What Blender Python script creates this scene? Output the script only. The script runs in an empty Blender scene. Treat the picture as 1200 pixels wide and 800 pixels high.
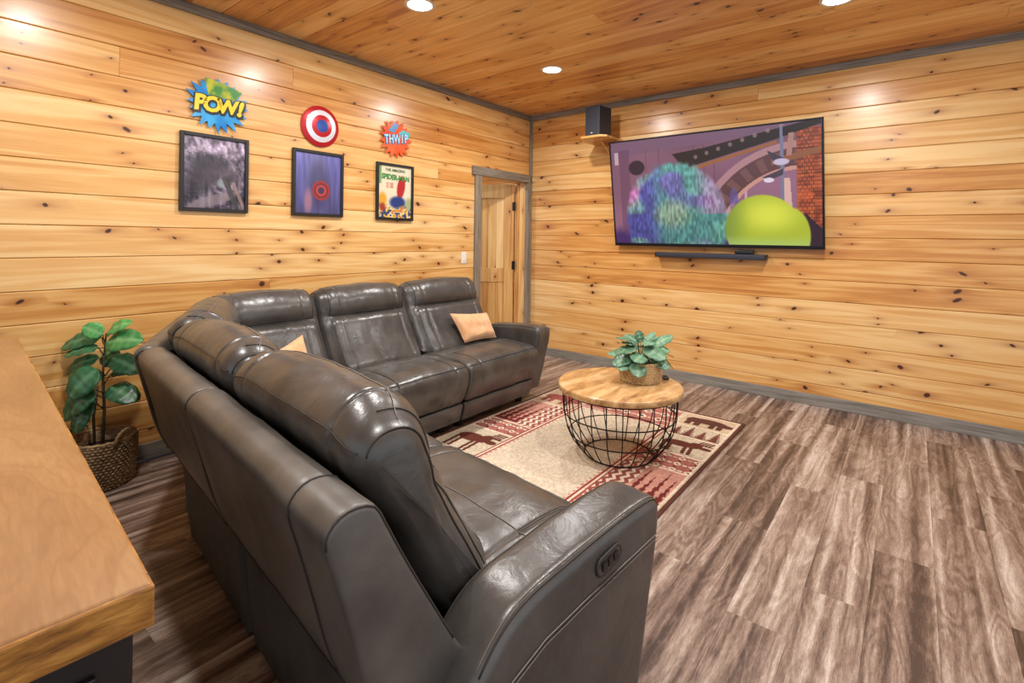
import bpy, bmesh, math, random
import numpy as np
from mathutils import Vector, Matrix, noise
random.seed(7)
S = bpy.context.scene
COL = S.collection
PI = math.pi

# ------------------------------------------------------------------ camera
YAW, ROLL, FPX, PY = 0.67422657, 0.01332046, 590.67, 279.04
CAM = Vector((-4.8255, -3.5920, 1.3415))
F = Vector((math.cos(YAW), math.sin(YAW), 0)); R = Vector((math.sin(YAW), -math.cos(YAW), 0)); U = Vector((0, 0, 1))
R2 = R*math.cos(ROLL) + U*math.sin(ROLL); U2 = -R*math.sin(ROLL) + U*math.cos(ROLL)
cd = bpy.data.cameras.new('camera'); co = bpy.data.objects.new('camera', cd); COL.objects.link(co)
M = Matrix(((R2.x, U2.x, -F.x, CAM.x), (R2.y, U2.y, -F.y, CAM.y), (R2.z, U2.z, -F.z, CAM.z), (0, 0, 0, 1)))
co.matrix_world = M
cd.sensor_width = 36; cd.lens = FPX/1200*36; cd.shift_y = -(400-PY)/1200; cd.clip_start = 0.05
S.camera = co
# ------------------------------------------------------------------ world, exposure, lights
w = bpy.data.worlds.new('world'); S.world = w; w.use_nodes = True
w.node_tree.nodes['Background'].inputs[0].default_value = (0.84, 0.91, 1.0, 1)
w.node_tree.nodes['Background'].inputs[1].default_value = 1.0
S.view_settings.view_transform = 'Standard'; S.view_settings.look = 'None'
S.view_settings.exposure = 0.0; S.view_settings.gamma = 1
H = 2.785
LIGHT_POS = [(-1.26, -1.155), (-2.745, -1.17), (-1.30, -3.22), (-2.745, -3.22), (-4.25, -1.17), (-4.25, -3.22)]
LIGHT_W = 27

# ------------------------------------------------------------------ helpers
def link(o, parent=None):
    COL.objects.link(o)
    if parent is not None: o.parent = parent
    return o
def mesh(name, verts, faces, mat, parent=None, smooth=False, loc=None):
    me = bpy.data.meshes.new(name); me.from_pydata([tuple(v) for v in verts], [], faces)
    me.update()
    if smooth: me.polygons.foreach_set('use_smooth', [True]*len(me.polygons))
    if mat: me.materials.append(mat)
    o = bpy.data.objects.new(name, me)
    if loc is not None: o.location = loc
    return link(o, parent)
def copyobj(o, parent=None):
    c = o.copy(); COL.objects.link(c)
    if parent is not None: c.parent = parent
    return c
def thing(name, label, cat, loc=(0, 0, 0), rz=0, group=None):
    o = bpy.data.objects.new(name, None); COL.objects.link(o)
    o.empty_display_size = .05
    o.location = loc; o.rotation_euler = (0, 0, rz); o['label'] = label; o['category'] = cat
    if group: o['group'] = group
    return o
def struct(o): o['kind'] = 'structure'; return o
def bm_obj(name, bm, mat, parent=None, smooth=False, loc=None):
    me = bpy.data.meshes.new(name); bm.to_mesh(me); bm.free()
    if smooth: me.polygons.foreach_set('use_smooth', [True]*len(me.polygons))
    if mat: me.materials.append(mat)
    o = bpy.data.objects.new(name, me)
    if loc is not None: o.location = loc
    return link(o, parent)
def bm_box(lo, hi, bev=0, seg=2):
    bm = bmesh.new()
    bmesh.ops.create_cube(bm, size=1)
    for v in bm.verts:
        v.co = Vector([(lo[i]+hi[i])/2 + v.co[i]*(hi[i]-lo[i]) for i in range(3)])
    if bev > 0:
        bmesh.ops.bevel(bm, geom=bm.edges[:], offset=bev, segments=seg, profile=.5, affect='EDGES')
    return bm
def box(name, lo, hi, mat, parent=None, bev=0, seg=2, smooth=False, loc=None):
    return bm_obj(name, bm_box(lo, hi, bev, seg), mat, parent, smooth, loc)
def tube_geo(path, r, n=6, closed=False, taper=None):
    P = [Vector(p) for p in path]; N = len(P); vs = []; fs = []
    prev = None
    for i, p in enumerate(P):
        if closed: t = P[(i+1) % N]-P[i-1]
        else: t = P[min(i+1, N-1)]-P[max(i-1, 0)]
        if t.length < 1e-9: t = Vector((0, 0, 1))
        t.normalize()
        if prev is None:
            a = t.orthogonal().normalized()
        else:
            a = prev - t*prev.dot(t)
            if a.length < 1e-6: a = t.orthogonal()
            a.normalize()
        prev = a; b = t.cross(a)
        rr = r if taper is None else r*taper(i/(N-1))
        for k in range(n):
            an = 2*PI*k/n
            vs.append(p + a*(rr*math.cos(an)) + b*(rr*math.sin(an)))
    M_ = N if closed else N-1
    for i in range(M_):
        j = (i+1) % N
        for k in range(n):
            l = (k+1) % n
            fs.append((i*n+k, i*n+l, j*n+l, j*n+k))
    if not closed:
        fs.append(tuple(range(n))[::-1]); fs.append(tuple((N-1)*n+k for k in range(n)))
    return vs, fs
def tube(name, path, r, mat, parent=None, n=6, closed=False, taper=None):
    vs, fs = tube_geo(path, r, n, closed, taper)
    return mesh(name, vs, fs, mat, parent, True)
def merge(parts):
    V = []; Fc = []
    for vs, fs in parts:
        b = len(V); V += list(vs); Fc += [tuple(i+b for i in f) for f in fs]
    return V, Fc
def lathe_geo(prof, n=48, cap=False):
    vs = []; fs = []; m = len(prof)
    for i in range(n):
        a = 2*PI*i/n
        for r, z in prof: vs.append((r*math.cos(a), r*math.sin(a), z))
    for i in range(n):
        j = (i+1) % n
        for k in range(m-1): fs.append((i*m+k, j*m+k, j*m+k+1, i*m+k+1))
    return vs, fs
def lin(c):
    c = np.asarray(c, float)
    return np.where(c <= .04045, c/12.92, ((c+.055)/1.055)**2.4)
def s255(r, g, b): 
    l = lin(np.array([r, g, b])/255.); return (float(l[0]), float(l[1]), float(l[2]), 1)

# ------------------------------------------------------------------ materials
class NT:
    def __init__(s, name):
        s.m = bpy.data.materials.new(name); s.m.use_nodes = True; s.t = s.m.node_tree; s.n = s.t.nodes
        s.b = s.n['Principled BSDF']
    def add(s, typ, **kw):
        nd = s.n.new(typ)
        for k, v in kw.items():
            if k.startswith('i_'): nd.inputs[int(k[2:]) if k[2:].isdigit() else k[2:]].default_value = v
            else: setattr(nd, k, v)
        return nd
    def L(s, a, b): s.t.links.new(a, b)
    def math(s, op, a, b=None, c=None, clamp=False):
        nd = s.n.new('ShaderNodeMath'); nd.operation = op; nd.use_clamp = clamp
        for i, v in enumerate((a, b, c)):
            if v is None: continue
            if isinstance(v, (int, float)): nd.inputs[i].default_value = v
            else: s.L(v, nd.inputs[i])
        return nd.outputs[0]
    def comb(s, x, y, z):
        nd = s.n.new('ShaderNodeCombineXYZ')
        for i, v in enumerate((x, y, z)):
            if isinstance(v, (int, float)): nd.inputs[i].default_value = v
            else: s.L(v, nd.inputs[i])
        return nd.outputs[0]
    def noise(s, vec, scale=1, detail=4, rough=.55, dist=0):
        nd = s.n.new('ShaderNodeTexNoise'); s.L(vec, nd.inputs['Vector'])
        nd.inputs['Scale'].default_value = scale; nd.inputs['Detail'].default_value = detail
        nd.inputs['Roughness'].default_value = rough; nd.inputs['Distortion'].default_value = dist
        return nd.outputs[0]
    def ramp(s, fac, stops, interp='LINEAR'):
        nd = s.n.new('ShaderNodeValToRGB'); s.L(fac, nd.inputs[0]); cr = nd.color_ramp; cr.interpolation = interp
        while len(cr.elements) < len(stops): cr.elements.new(.5)
        for e, (p, c) in zip(cr.elements, stops): e.position = p; e.color = c
        return nd.outputs[0]
    def mix(s, fac, a, b, blend='MIX'):
        nd = s.n.new('ShaderNodeMix'); nd.data_type = 'RGBA'; nd.blend_type = blend
        for i, v in ((0, fac), (6, a), (7, b)):
            if isinstance(v, (int, float)) or isinstance(v, tuple): nd.inputs[i].default_value = v
            else: s.L(v, nd.inputs[i])
        return nd.outputs[2]
    def bump(s, h, strength=.3, dist=.01):
        nd = s.n.new('ShaderNodeBump'); nd.inputs['Strength'].default_value = strength
        nd.inputs['Distance'].default_value = dist; s.L(h, nd.inputs['Height']); s.L(nd.outputs[0], s.b.inputs['Normal'])
    def base(s, c):
        if isinstance(c, tuple): s.b.inputs['Base Color'].default_value = c
        else: s.L(c, s.b.inputs['Base Color'])
    def set(s, **kw):
        for k, v in kw.items(): s.b.inputs[k.replace('_', ' ')].default_value = v
def plain(name, col, rough=.5, metal=0, spec=.5, emit=None, es=0):
    t = NT(name); t.base(col); t.set(Roughness=rough, Metallic=metal, Specular_IOR_Level=spec)
    if emit: t.b.inputs['Emission Color'].default_value = emit; t.b.inputs['Emission Strength'].default_value = es
    return t.m
def knots(t, u, v, cu=2.6, cv=15.0, colp=.5, rmax=.013, dens=.5):
    """whorls of knots: returns (core, halo, pull) factors; u along grain, v across, metres"""
    vec = t.comb(t.math('MULTIPLY', u, cu), t.math('MULTIPLY', v, cv), 0)
    vor = t.add('ShaderNodeTexVoronoi', voronoi_dimensions='2D'); vor.inputs['Scale'].default_value = 1; vor.inputs['Randomness'].default_value = .75
    t.L(vec, vor.inputs['Vector'])
    sc = t.add('ShaderNodeSeparateColor'); t.L(vor.outputs['Color'], sc.inputs[0])
    sp_ = t.add('ShaderNodeSeparateXYZ'); t.L(vor.outputs['Position'], sp_.inputs[0])
    wob = t.noise(t.comb(t.math('MULTIPLY', u, 60.0), t.math('MULTIPLY', v, 60.0), 0), 1, 2, .6)
    wob = t.math('MULTIPLY', t.math('SUBTRACT', wob, .5), .012)
    dx = t.math('SUBTRACT', u, t.math('DIVIDE', sp_.outputs[0], cu)); dy = t.math('SUBTRACT', v, t.math('DIVIDE', sp_.outputs[1], cv))
    dx = t.math('ADD', dx, wob)
    sk = t.math('MULTIPLY', t.math('SUBTRACT', sc.outputs[1], .5), 2.2)
    dx = t.math('ADD', dx, t.math('MULTIPLY', dy, sk))
    d = t.math('SQRT', t.math('ADD', t.math('MULTIPLY', t.math('MULTIPLY', dx, dx), .9), t.math('MULTIPLY', dy, dy)))
    wn = t.add('ShaderNodeTexWhiteNoise', noise_dimensions='1D')
    t.L(t.math('FLOOR', sp_.outputs[0]), wn.inputs['W'])
    m = t.math('MULTIPLY', t.math('LESS_THAN', wn.outputs['Value'], colp), t.math('LESS_THAN', sc.outputs[2], dens))
    size = t.math('MULTIPLY', t.math('MULTIPLY_ADD', t.math('POWER', sc.outputs[0], 2.0), rmax-.005, .005), m)
    rel = t.math('DIVIDE', d, t.math('MAXIMUM', size, .0001))
    core = t.math('MULTIPLY', t.math('SUBTRACT', 1.0, t.math('MULTIPLY', t.math('SUBTRACT', rel, .8), 2.4, clamp=True), clamp=True), m)
    e = t.math('SQRT', t.math('ADD', t.math('MULTIPLY', t.math('MULTIPLY', dx, dx), .12), t.math('MULTIPLY', dy, dy)))
    halo = t.math('MULTIPLY', t.math('POWER', 2.718, t.math('MULTIPLY', t.math('DIVIDE', e, t.math('MULTIPLY_ADD', size, 1.4, .004)), -1.0)), m)
    return core, halo
def pine(name, along, across, stops, knot=True, rough=.32, coat=.3, tone=.3, kd=.019, coords=None, mm=(.62, .6)):
    """knotty pine; along / across = world axes used as grain and width direction"""
    t = NT(name)
    pos = t.add('ShaderNodeNewGeometry').outputs['Position'] if coords is None else t.add('ShaderNodeTexCoord').outputs['Object']
    sep = t.add('ShaderNodeSeparateXYZ'); t.L(pos, sep.inputs[0])
    rnd = t.add('ShaderNodeObjectInfo').outputs['Random']
    ax = {'X': 0, 'Y': 1, 'Z': 2}
    u = t.math('ADD', sep.outputs[ax[along]], t.math('MULTIPLY', rnd, 91.0))
    v = t.math('ADD', sep.outputs[ax[across]], t.math('MULTIPLY', rnd, 37.0))
    core, halo = knots(t, u, v, rmax=kd, colp=mm[0], dens=mm[1])
    g1 = t.noise(t.comb(t.math('MULTIPLY', u, .42), t.math('MULTIPLY', v, 8.0), rnd), 1.2, 3, .5, .35)
    g2 = t.noise(t.comb(t.math('MULTIPLY', u, 1.1), t.math('MULTIPLY', v, 5.0), 3.0), 1.2, 2, .5)
    ph = t.math('ADD', t.math('MULTIPLY', g1, 30.0), t.math('MULTIPLY', halo, 2.5))
    rings = t.math('MULTIPLY_ADD', t.math('SINE', ph), .5, .5)
    fine = t.noise(t.comb(t.math('MULTIPLY', u, 5.0), t.math('MULTIPLY', v, 170.0), 0), 1, 3, .65)
    f = t.math('ADD', t.math('MULTIPLY', rings, .17), t.math('MULTIPLY', g1, .42))
    f = t.math('ADD', f, t.math('MULTIPLY', g2, .30))
    f = t.math('ADD', f, t.math('MULTIPLY', t.math('SUBTRACT', fine, .35), .22))
    f = t.math('ADD', f, t.math('MULTIPLY', t.math('SUBTRACT', rnd, .5), tone))
    c = t.ramp(f, stops)
    if knot:
        c = t.mix(t.math('MULTIPLY', halo, .85), c, s255(160, 88, 36))
        c = t.mix(t.math('MULTIPLY', core, .95), c, s255(62, 28, 14))
    t.base(c); t.set(Roughness=rough, Coat_Weight=coat, Coat_Roughness=.22, Specular_IOR_Level=.4)
    t.bump(fine, .1, .002)
    return t.m
PST = [(.22, s255(240, 202, 141)), (.42, s255(228, 178, 110)), (.60, s255(210, 150, 80)), (.80, s255(176, 108, 48))]
CST = [(.22, s255(246, 202, 134)), (.42, s255(233, 178, 104)), (.60, s255(215, 150, 76)), (.80, s255(172, 104, 46))]
M_PL = pine('pine_left_wall', 'X', 'Z', PST)
M_PR = pine('pine_right_wall', 'Y', 'Z', PST)
M_PC = pine('pine_ceiling', 'Y', 'X', CST, rough=.34, coat=.25, tone=.28)
DST = [(.2, s255(242, 206, 146)), (.45, s255(226, 180, 112)), (.65, s255(204, 150, 84)), (.85, s255(170, 112, 60))]
M_JAMB = pine('pine_jamb', 'Z', 'Y', PST, kd=.009)
M_SHELF = pine('pine_shelf', 'Y', 'X', PST, kd=.006)

def greywood(name, along, col=(126, 117, 104)):
    t = NT(name); pos = t.add('ShaderNodeNewGeometry').outputs['Position']
    mp = t.add('ShaderNodeMapping'); t.L(pos, mp.inputs[0])
    sc = {'X': (1.5, 30, 30), 'Y': (30, 1.5, 30), 'Z': (30, 30, 1.5)}[along]; mp.inputs['Scale'].default_value = sc
    n = t.noise(mp.outputs[0], 2.2, 4, .6)
    a = tuple(max(0, x-26) for x in col); b = tuple(min(255, x+24) for x in col)
    t.base(t.ramp(n, [(.3, s255(*a)), (.7, s255(*b))])); t.set(Roughness=.55); t.bump(n, .2, .002); return t.m
M_GX = greywood('grey_trim_x', 'X'); M_GY = greywood('grey_trim_y', 'Y', (134, 130, 122)); M_GZ = greywood('grey_trim_z', 'Z', (132, 121, 106))

def floor_mat():
    t = NT('vinyl_floor_planks'); pos = t.add('ShaderNodeNewGeometry').outputs['Position']
    sep = t.add('ShaderNodeSeparateXYZ'); t.L(pos, sep.inputs[0]); rnd = t.add('ShaderNodeObjectInfo').outputs['Random']
    u = t.math('ADD', sep.outputs[0], t.math('MULTIPLY', rnd, 71.0)); v = t.math('ADD', sep.outputs[1], t.math('MULTIPLY', rnd, 29.0))
    strip = t.noise(t.comb(t.math('MULTIPLY', u, .5), t.math('MULTIPLY', v, 17.0), 0), 1.0, 2, .55, .25)
    patch = t.noise(t.comb(t.math('MULTIPLY', u, 2.2), t.math('MULTIPLY', v, 7.0), 4.0), 1.0, 3, .55)
    w1 = t.noise(t.comb(t.math('MULTIPLY', u, 1.6), t.math('MULTIPLY', v, 9.0), 1.0), 1.0, 2, .5, .3)
    rings = t.math('MULTIPLY_ADD', t.math('SINE', t.math('MULTIPLY', w1, 60.0)), .5, .5)
    fine = t.noise(t.comb(t.math('MULTIPLY', u, 22.0), t.math('MULTIPLY', v, 240.0), 0), 1, 3, .7)
    speck = t.noise(t.comb(t.math('MULTIPLY', u, 60.0), t.math('MULTIPLY', v, 120.0), 0), 1, 2, .7)
    f = t.math('ADD', t.math('MULTIPLY_ADD', strip, 1.15, -.12), t.math('MULTIPLY', t.math('SUBTRACT', rnd, .5), .14))
    f = t.math('ADD', f, t.math('MULTIPLY', t.math('SUBTRACT', rings, .5), .10))
    f = t.math('ADD', f, t.math('MULTIPLY', t.math('SUBTRACT', fine, .5), .48))
    f = t.math('ADD', f, t.math('MULTIPLY', t.math('SUBTRACT', speck, .5), .18))
    f = t.math('ADD', f, t.math('MULTIPLY', t.math('SUBTRACT', patch, .5), .35))
    c = t.ramp(f, [(.22, s255(72, 56, 49)), (.37, s255(112, 91, 80)), (.50, s255(144, 123, 110)), (.62, s255(172, 154, 142)), (.78, s255(206, 193, 182))])
    t.base(c); t.set(Roughness=.42, Specular_IOR_Level=.45); t.bump(fine, .15, .001); return t.m
M_FLOOR = floor_mat()

def leather(name, tint=(69, 66, 63), bscale=1.0, rg=.22):
    t = NT(name); pos = t.add('ShaderNodeNewGeometry').outputs['Position']
    big = t.noise(pos, 5, 3, .6); wr = t.noise(pos, 9*bscale, 4, .55, .5); grain = t.add('ShaderNodeTexVoronoi'); grain.inputs['Scale'].default_value = 260
    t.L(pos, grain.inputs['Vector'])
    a = tuple(x*.78 for x in tint); b = tuple(min(255, x*1.2) for x in tint)
    t.base(t.ramp(big, [(.3, s255(*a)), (.7, s255(*b))]))
    t.L(t.math('MULTIPLY_ADD', wr, .20, rg), t.b.inputs['Roughness']); t.set(Specular_IOR_Level=.7)
    h = t.math('ADD', wr, t.math('MULTIPLY', grain.outputs['Distance'], .015))
    t.bump(h, .36, .012); return t.m
M_LEA = leather('dark_leather'); M_LEA2 = leather('matte_back_leather', (83, 79, 74), .5, .3); M_LEA3 = leather('lower_back_fabric', (72, 73, 72), .5, .5)
M_SEAM = plain('leather_seam', s255(52, 46, 42), .6)
M_STITCH = plain('pale_stitching', s255(128, 120, 113), .6)
M_BLACK = plain('black_plastic', s255(22, 22, 24), .35)
M_BLKM = plain('black_metal', s255(24, 23, 23), .4, .6)
M_NAVY = plain('dark_grille', s255(44, 48, 60), .6)
M_WHITE = plain('white_plastic', s255(235, 232, 225), .35)

# ------------------------------------------------------------------ planks
def unit_plank(width, thick, ch, g=.0012):
    """unit length along axis X/Y, front face looks to -normal; local: a=along 0..1, b=across, c=depth"""
    sec = [(g, 0), (g, -(thick-ch)), (g+ch, -thick), (width-g-ch, -thick), (width-g, -(thick-ch)), (width-g, 0)]
    vs = []
    for a in (0, 1):
        for b, c in sec: vs.append((a, b, c))
    n = len(sec); fs = [(i, (i+1) % n, n+(i+1) % n, n+i) for i in range(n)]
    fs += [tuple(range(n))[::-1], tuple(range(n, 2*n))]
    return vs, fs
def lay(parent, mat, rows, width, thick, ch, place, spans):
    """place: maps (a,b,c)->xyz orientation for mesh; spans(row)-> list of (start,end); loc(row,start)"""
    vs, fs = unit_plank(width, thick, ch, .0012 if ch > .002 else .0002)
    me = bpy.data.meshes.new('plank'); me.from_pydata([place['map'](v) for v in vs], [], fs); me.materials.append(mat)
    bm = bmesh.new(); bm.from_mesh(me); bmesh.ops.recalc_face_normals(bm, faces=bm.faces); bm.to_mesh(me); bm.free()
    for r_ in range(rows):
        for (s, e) in spans(r_):
            o = bpy.data.objects.new('plank', me); COL.objects.link(o); o.parent = parent
            o.location = place['loc'](r_, s)
            L = e-s-(.0015 if ch > .002 else .0004)
            o.scale = (L, 1, 1) if place['ax'] == 'X' else (1, L, 1)
PW = 0.1722
# left wall  (plane y=0), planks' faces at y=-0.018
wl = struct(mesh('wall_left', [(-7.2, .02, 0), (-.99, .02, 0), (-.99, .02, H), (-7.2, .02, H), (-.99, .02, 2.03), (0, .02, 2.03), (0, .02, H)],
                 [(0, 1, 4, 2, 3), (4, 5, 6, 2)], plain('wall_gap_dark', s255(60, 38, 20), .9)))
def cut(a, b, joints):
    pts = [a]+sorted(j for j in joints if a < j < b)+[b]
    return list(zip(pts[:-1], pts[1:]))
LJ = {13: [-3.98], 14: [-2.95], 5: [-3.1], 9: [-1.9], 11: [-1.5]}
def lspans(r_):
    end = 0 if r_*PW > 1.99 else -.93
    js = LJ.get(r_, []) if r_ in LJ else ([random.uniform(-6.5, -5.4)] if r_ % 2 else [])
    return cut(-7.2, end, js)
lay(wl, M_PL, 16, PW, .018, .004, dict(map=lambda v: (v[0], v[2], v[1]), loc=lambda r_, s: (s, 0, r_*PW), ax='X'), lspans)
box('plank', (-7.2, -.018, 16*PW), (0, 0, H), M_PL, wl)
wr_ = struct(mesh('wall_right', [(.02, 0, 0), (.02, -6.2, 0), (.02, -6.2, H), (.02, 0, H)], [(0, 1, 2, 3)], bpy.data.materials['wall_gap_dark']))
RJ = {15: [-2.5], 3: [-5.0], 8: [-5.3], 12: [-4.9]}
lay(wr_, M_PR, 16, PW, .018, .004, dict(map=lambda v: (v[2], v[0], v[1]), loc=lambda r_, s: (0, s, r_*PW), ax='Y'),
    lambda r_: cut(-6.2, 0, RJ.get(r_, [])))
box('plank', (-.018, -6.2, 16*PW), (0, 0, H), M_PR, wr_)
# ceiling
CW = .1815
ce = struct(mesh('ceiling', [(-7.2, -6.2, H+.02), (0, -6.2, H+.02), (0, .15, H+.02), (-7.2, .15, H+.02)], [(0, 1, 2, 3)], bpy.data.materials['wall_gap_dark']))
rc = random.Random(3)
def cspans(r_):
    js = []
    y = -rc.uniform(.5, 3.6)
    while y > -6: js.append(y); y -= rc.uniform(2.4, 3.7)
    return cut(-6.2, 0, js)
lay(ce, M_PC, 40, CW, .016, .004, dict(map=lambda v: (-v[1], v[0], v[2]), loc=lambda r_, s: (-r_*CW, s, H+.016), ax='Y'), cspans)
# floor
fl = struct(mesh('floor', [(-7.2, -6.2, -.02), (.15, -6.2, -.02), (.15, 2.2, -.02), (-7.2, 2.2, -.02)], [(0, 1, 2, 3)], plain('floor_gap', s255(40, 28, 22), .9)))
FW = .2
rf = random.Random(11)
def fspans(r_):
    js = []; x = -.12-((r_*.618*1.22) % 1.22)-rf.uniform(0, .15)
    while x > -7: js.append(x); x -= 1.22
    return cut(-7.2, .0, js)
lay(fl, M_FLOOR, 31, FW, .012, .0007, dict(map=lambda v: (v[0], -v[1], -v[2]-.012), loc=lambda r_, s: (s, -r_*FW-.07, 0), ax='X'), fspans)
box('plank', (-1.2, -.07, -.012), (0, 1.9, 0), M_FLOOR, fl)

# ------------------------------------------------------------------ trims
struct(box('baseboard_right', (-.036, -6.2, 0), (-.0185, -.0, .092), M_GY, None, .003))
struct(box('baseboard_left', (-7.2, -.036, 0), (-1.0, -.0185, .092), M_GX, None, .003))
struct(box('trim_1', (-.042, -6.2, H-.058), (-.0185, -.03, H), M_GY, None, .003))
struct(box('trim_2', (-7.2, -.042, H-.058), (-.02, -.0185, H), M_GX, None, .003))
struct(box('trim_3', (-.048, -.048, .0), (-.0185, -.0185, H-.058), M_GZ, None, .004))
# door casing + jambs
DX0, DX1, DZ = -.895, -.095, 1.995
struct(box('trim_4', (DX0-.095, -.04, 0), (DX0, -.0, DZ), M_GZ, None, .003))
struct(box('trim_5', (DX1, -.04, 0), (-.05, -.0, DZ), M_GZ, None, .003))
struct(box('trim_6', (DX0-.14, -.048, DZ), (-.03, -.0, DZ+.088), M_GX, None, .004))
struct(box('trim_7', (DX1, .0, 0), (DX1+.03, .15, DZ), M_JAMB, None, .001))
struct(box('trim_8', (DX0-.03, .0, 0), (DX0, .15, DZ), M_JAMB, None, .001))
struct(box('trim_9', (DX0-.03, .0, DZ), (DX1+.03, .15, DZ+.03), M_JAMB, None, .001))
struct(box('trim_10', (DX1-.012, .085, 0), (DX1, .105, DZ), M_JAMB, None, .001))
# hall beyond the door
hall_m = pine('pine_hall', 'X', 'Z', PST)
wb = struct(box('wall_back', (-2.6, 1.9, 0), (.3, 1.95, 2.5), plain('hall_gap', s255(60, 38, 20), .9)))
for k in range(14):
    box('plank', (-2.6, 1.882, k*PW+.001), (.3, 1.9, (k+1)*PW-.001), hall_m, wb, .003, 1)
wh = struct(box('wall_hall_right', (-.04, .15, 0), (.0, 1.9, 2.5), plain('hall_gap2', s255(60, 38, 20), .9)))
for k in range(14):
    box('plank', (-.058, .152, k*PW+.001), (-.04, 1.88, (k+1)*PW-.001), M_PR, wh, .003, 1)
struct(box('ceiling_hall', (-2.6, .15, 2.42), (0, 1.9, 2.46), plain('hall_ceiling_paint', s255(235, 215, 180), .6)))
# open door leaf, hinged on the right jamb's far side
ang = math.atan2(.781, -.624) + .03
dl = bpy.data.objects.new('door_1', None); COL.objects.link(dl); dl['kind'] = 'structure'
dl.location = (DX1-.012, .155, 0); dl.rotation_euler = (0, 0, ang)
LW = .80
M_DW = pine('knotty_door_wood', 'Z', 'X', DST, rough=.4, coat=.1, tone=.3, kd=.012, coords=1, mm=(.5, .35))
ZT = 1.975
# local frame: x along the leaf from the hinge, y thickness
for nm, lo, hi in (('stile', (0, 0, .01), (.115, .035, ZT)), ('stile', (LW-.115, 0, .01), (LW, .035, ZT)),
                   ('rail', (.115, .002, ZT-.16), (LW-.115, .033, ZT)), ('rail', (.115, .002, .82), (LW-.115, .033, .985)),
                   ('rail', (.115, .002, .01), (LW-.115, .033, .24))):
    box(nm, lo, hi, M_DW, dl, .003, 1)
nb = 6; bw = (LW-.23)/nb
for k in range(nb):
    for z0, z1 in ((.24, .82), (.985, ZT-.16)):
        box('panel_board', (.115+k*bw+.001, .012, z0), (.115+(k+1)*bw-.001, .023, z1), M_DW, dl, .003, 1)
for z in (.25, 1.02, 1.72):
    h = box('hinge', (-.018, -.006, z-.05), (.02, .041, z+.05), M_BLKM, dl, .002, 1)
    vs, fs = tube_geo([(0, -.004, z-.052), (0, -.004, z+.052)], .008, 10)
    mesh('hinge_pin', vs, fs, M_BLKM, h, True)
vs, fs = lathe_geo([(0.001, .0), (.03, 0), (.03, .008), (.012, .012), (.012, .04), (.03, .05), (.028, .07), (0.001, .078)], 20)
kn = mesh('door_knob', [(x, -z, y) for x, y, z in vs], fs, M_BLKM, dl, True, (LW-.06, 0, .93))

# ------------------------------------------------------------------ recessed lights
M_LENS = plain('lamp_lens', (1, 1, 1, 1), .4, emit=(1, .97, .93, 1), es=14)
M_RING = plain('lamp_ring', s255(225, 215, 200), .4)
LL = ['glowing round recessed ceiling light nearest the wall corner, above the corner speaker side',
      'glowing recessed ceiling light over the poster wall, at the top edge left of centre',
      'glowing recessed ceiling light over the television side, at the right top edge',
      'recessed ceiling light above the near sofa arm, out of the picture',
      'recessed ceiling light above the far end of the wooden counter',
      'recessed ceiling light above the camera']
proto = None
for i, (x, y) in enumerate(LIGHT_POS):
    t = thing('recessed_light', LL[i], 'light', (x, y, H), group='recessed ceiling lights')
    if proto is None:
        vs, fs = lathe_geo([(.074, -.001), (.08, -.006), (.094, -.005), (.098, 0)], 40)
        a = mesh('trim_ring', vs, fs, M_RING, t, True)
        vs, fs = lathe_geo([(0.0005, -.004), (.03, -.004), (.074, -.003)], 32)
        b = mesh('lens', vs, fs, M_LENS, t, True); proto = (a, b)
        ld = bpy.data.lights.new('lamp_light', 'AREA'); ld.shape = 'DISK'; ld.size = .13; ld.energy = LIGHT_W; ld.color = (1, .975, .94)
    else:
        copyobj(proto[0], t); copyobj(proto[1], t)
    lo_ = bpy.data.objects.new('lamp_light', ld); link(lo_, t); lo_.location = (0, 0, -.015)
hl = bpy.data.lights.new('hall_light', 'AREA'); hl.shape = 'DISK'; hl.size = .2; hl.energy = 20; hl.color = (1, .96, .9)
ht = thing('recessed_light', 'recessed ceiling light in the hall behind the open door', 'light', (-1.1, .9, 2.42))
copyobj(proto[0], ht); ho = bpy.data.objects.new('lamp_light', hl); link(ho, ht); ho.location = (0, 0, -.015)

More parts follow.
